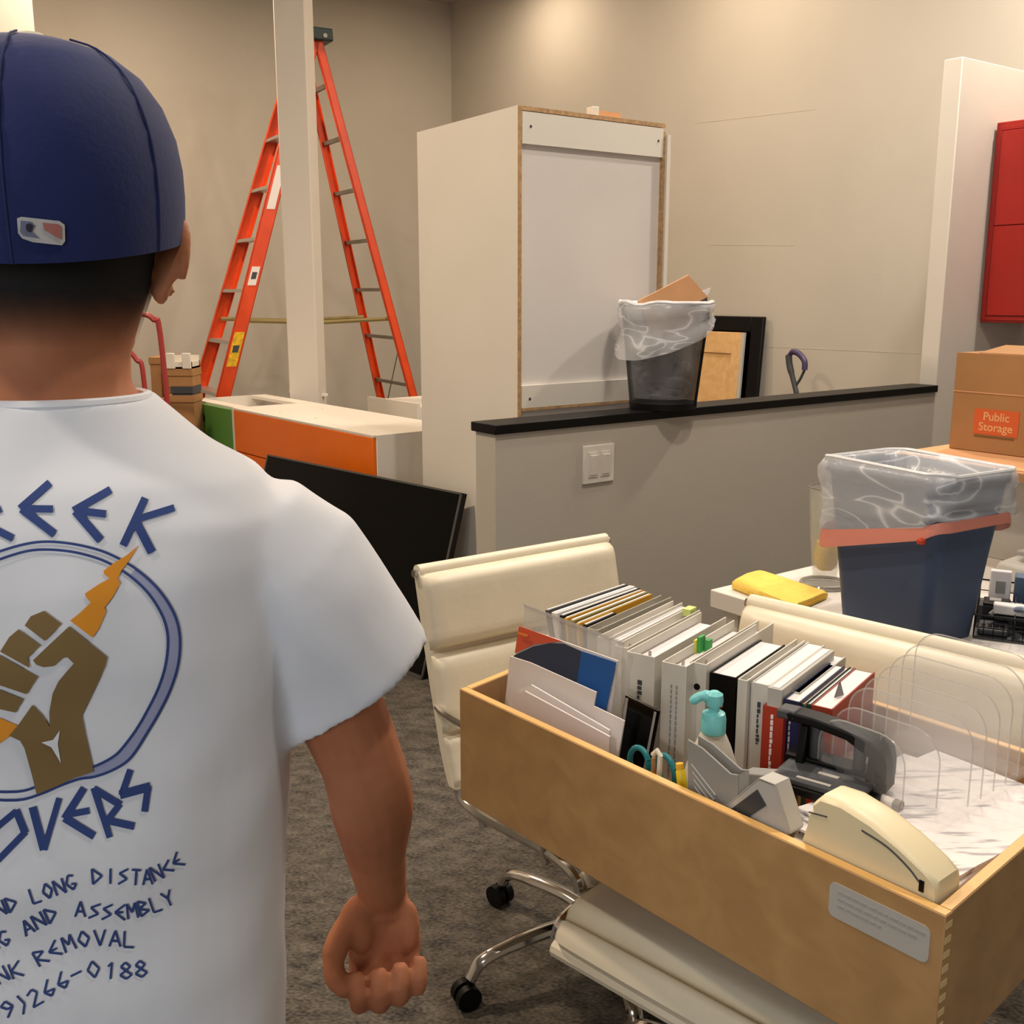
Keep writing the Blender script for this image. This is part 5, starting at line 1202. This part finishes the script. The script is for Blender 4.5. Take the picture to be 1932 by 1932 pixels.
gd.poly([(130, 1182), (202, 1240), (198, 1257), (186, 1284), (163, 1332), (154, 1350), (162, 1390), (170, 1425), (177, 1456), (140, 1468), (110, 1482), (69, 1499), (60, 1462), (46, 1412), (38, 1398), (17, 1388), (35, 1367), (61, 1330), (80, 1350), (94, 1372), (93, 1344), (99, 1309), (110, 1286), (125, 1268), (139, 1252), (127, 1240), (117, 1242), (101, 1257), (82, 1259), (68, 1254), (62, 1246), (87, 1222)])
gd.build('fist_print', m_gold_ink, ts)
wh = Ink(TSH, .0023); wh.poly([(113, 1378), (109, 1404), (115, 1440), (97, 1410), (78, 1401), (100, 1396)]); wh.build('star_highlight', m_shirt, ts)
# small angular lettering: strokes on a unit box
GL = {'A': [(0, 0, .5, 1), (.5, 1, 1, 0), (.2, .35, .8, .35)], 'N': [(0, 0, 0, 1), (0, 1, 1, 0), (1, 0, 1, 1)], 'D': [(0, 0, 0, 1), (0, 1, 1, .5), (1, .5, 0, 0)], 'L': [(0, 1, 0, 0), (0, 0, .9, 0)], 'O': [(.5, 0, 0, .5), (0, .5, .5, 1), (.5, 1, 1, .5), (1, .5, .5, 0)],
      'G': [(1, .85, .5, 1), (.5, 1, 0, .5), (0, .5, .5, 0), (.5, 0, 1, .3), (1, .3, .5, .4)], 'I': [(.5, 0, .5, 1)], 'S': [(1, 1, .1, .7), (.1, .7, .9, .35), (.9, .35, 0, 0)], 'T': [(0, 1, 1, 1), (.5, 1, .5, 0)], 'C': [(1, .9, 0, .5), (0, .5, 1, .1)],
      'E': [(1, 1, 0, .5), (0, .5, 1, 0), (0, .5, .8, .5)], 'M': [(0, 0, .1, 1), (.1, 1, .5, .4), (.5, .4, .9, 1), (.9, 1, 1, 0)], 'B': [(0, 0, 0, 1), (0, 1, .8, .75), (.8, .75, 0, .5), (0, .5, .9, .25), (.9, .25, 0, 0)], 'Y': [(0, 1, .5, .5), (1, 1, .5, .5), (.5, .5, .5, 0)],
      'K': [(0, 0, 0, 1), (0, .5, 1, 1), (0, .5, 1, 0)], 'R': [(0, 0, 0, 1), (0, 1, .9, .75), (.9, .75, 0, .5), (0, .5, 1, 0)], 'V': [(0, 1, .5, 0), (.5, 0, 1, 1)], 'U': [(0, 1, 0, .1), (0, .1, 1, .1), (1, .1, 1, 1)], 'J': [(.8, 1, .8, .2), (.8, .2, .2, 0)], 'P': [(0, 0, 0, 1), (0, 1, .9, .75), (.9, .75, 0, .5)],
      '0': [(.5, 0, 0, .5), (0, .5, .5, 1), (.5, 1, 1, .5), (1, .5, .5, 0)], '1': [(.5, 0, .5, 1), (.2, .75, .5, 1)], '2': [(0, .8, .6, 1), (.6, 1, .9, .7), (.9, .7, 0, 0), (0, 0, 1, 0)], '6': [(.9, 1, .1, .4), (.1, .4, .5, 0), (.5, 0, 1, .3), (1, .3, .1, .4)],
      '8': [(.5, .5, .1, .75), (.1, .75, .5, 1), (.5, 1, .9, .75), (.9, .75, .5, .5), (.5, .5, 0, .25), (0, .25, .5, 0), (.5, 0, 1, .25), (1, .25, .5, .5)], '9': [(1, .6, .5, .5), (.5, .5, 0, .75), (0, .75, .5, 1), (.5, 1, 1, .6), (1, .6, .3, 0)], ')': [(.3, 1.1, .7, .5), (.7, .5, .3, -.1)], '/': [(.2, -.1, .8, 1.1)], '-': [(0, .5, 1, .5)], ' ': [], '&': [(.9, 0, .2, .8), (.2, .8, .6, .9), (.6, .9, 0, .2), (0, .2, 1, .4)]}
sm = Ink(TSH, .0012)
def line(txt, base, h, x_end=None):
    P_ = cr(base, 6); cum = [0]
    for a, b_ in zip(P_[:-1], P_[1:]): cum.append(cum[-1]+math.hypot(b_[0]-a[0], b_[1]-a[1]))
    tot = cum[-1]; adv = tot/len(txt)
    for i, ch in enumerate(txt):
        sdist = adv*i+adv*.12; k = max(j for j in range(len(cum)) if cum[j] <= sdist); k = min(k, len(P_)-2); f = (sdist-cum[k])/max(1e-6, cum[k+1]-cum[k])
        x = P_[k][0]+(P_[k+1][0]-P_[k][0])*f; y = P_[k][1]+(P_[k+1][1]-P_[k][1])*f; an = math.atan2(P_[k+1][1]-P_[k][1], P_[k+1][0]-P_[k][0]); w_ = adv*.76
        T_ = lambda u, v_: (x+u*w_*math.cos(an)+v_*h*math.sin(an), y+u*w_*math.sin(an)-v_*h*math.cos(an))
        for a, b2, c_, d2 in GL[ch]: sm.stroke(T_(a, b2), T_(c_, d2), 4.2, 12)
line('AND LONG DISTANCE', [(-28, 1742), (0, 1730), (50, 1710), (70, 1703), (120, 1686), (165, 1670), (215, 1668), (270, 1670), (312, 1655), (352, 1630)], 29)
line('NG AND ASSEMBLY', [(-22, 1800), (14, 1784), (44, 1770), (80, 1750), (118, 1733), (145, 1730), (190, 1735), (240, 1735), (290, 1722), (334, 1704)], 29)
line('UNK REMOVAL', [(-26, 1876), (0, 1858), (52, 1838), (72, 1826), (120, 1800), (165, 1786), (210, 1786), (258, 1788)], 30)
line('09)266-0188', [(-24, 1932), (10, 1922), (50, 1908), (90, 1884), (132, 1860), (170, 1846), (225, 1848), (282, 1842)], 31)
sm.build('small_lettering', m_navy_ink, ts)
# league badge on the back of the cap
bg_ = Ink(CPH, .0016); bg_.poly([(32, 412), (40, 409), (112, 417), (122, 424), (123, 455), (117, 463), (62, 457), (42, 450), (34, 440)], 8); bgo = bg_.build('cap_badge', mat('badge_white', (196, 192, 190), .7), cp)
b2_ = Ink(CPH, .0024); b2_.poly([(39, 416), (58, 418), (66, 426), (60, 436), (74, 450), (44, 445), (38, 438)], 6); b2_.build('badge_blue', mat('badge_slate', (112, 116, 140), .7), bgo)
b3_ = Ink(CPH, .0024); b3_.poly([(80, 420), (110, 423), (116, 429), (116, 452), (104, 446), (84, 434)], 6); b3_.build('badge_red', mat('badge_coral', (176, 110, 100), .7), bgo)
b4_ = Ink(CPH, .0030); b4_.poly([(49, 424), (56, 421), (62, 425), (61, 432), (58, 438), (52, 437), (49, 431)], 6); b4_.build('badge_figure', mat('badge_dark', (34, 30, 52), .7), bgo)
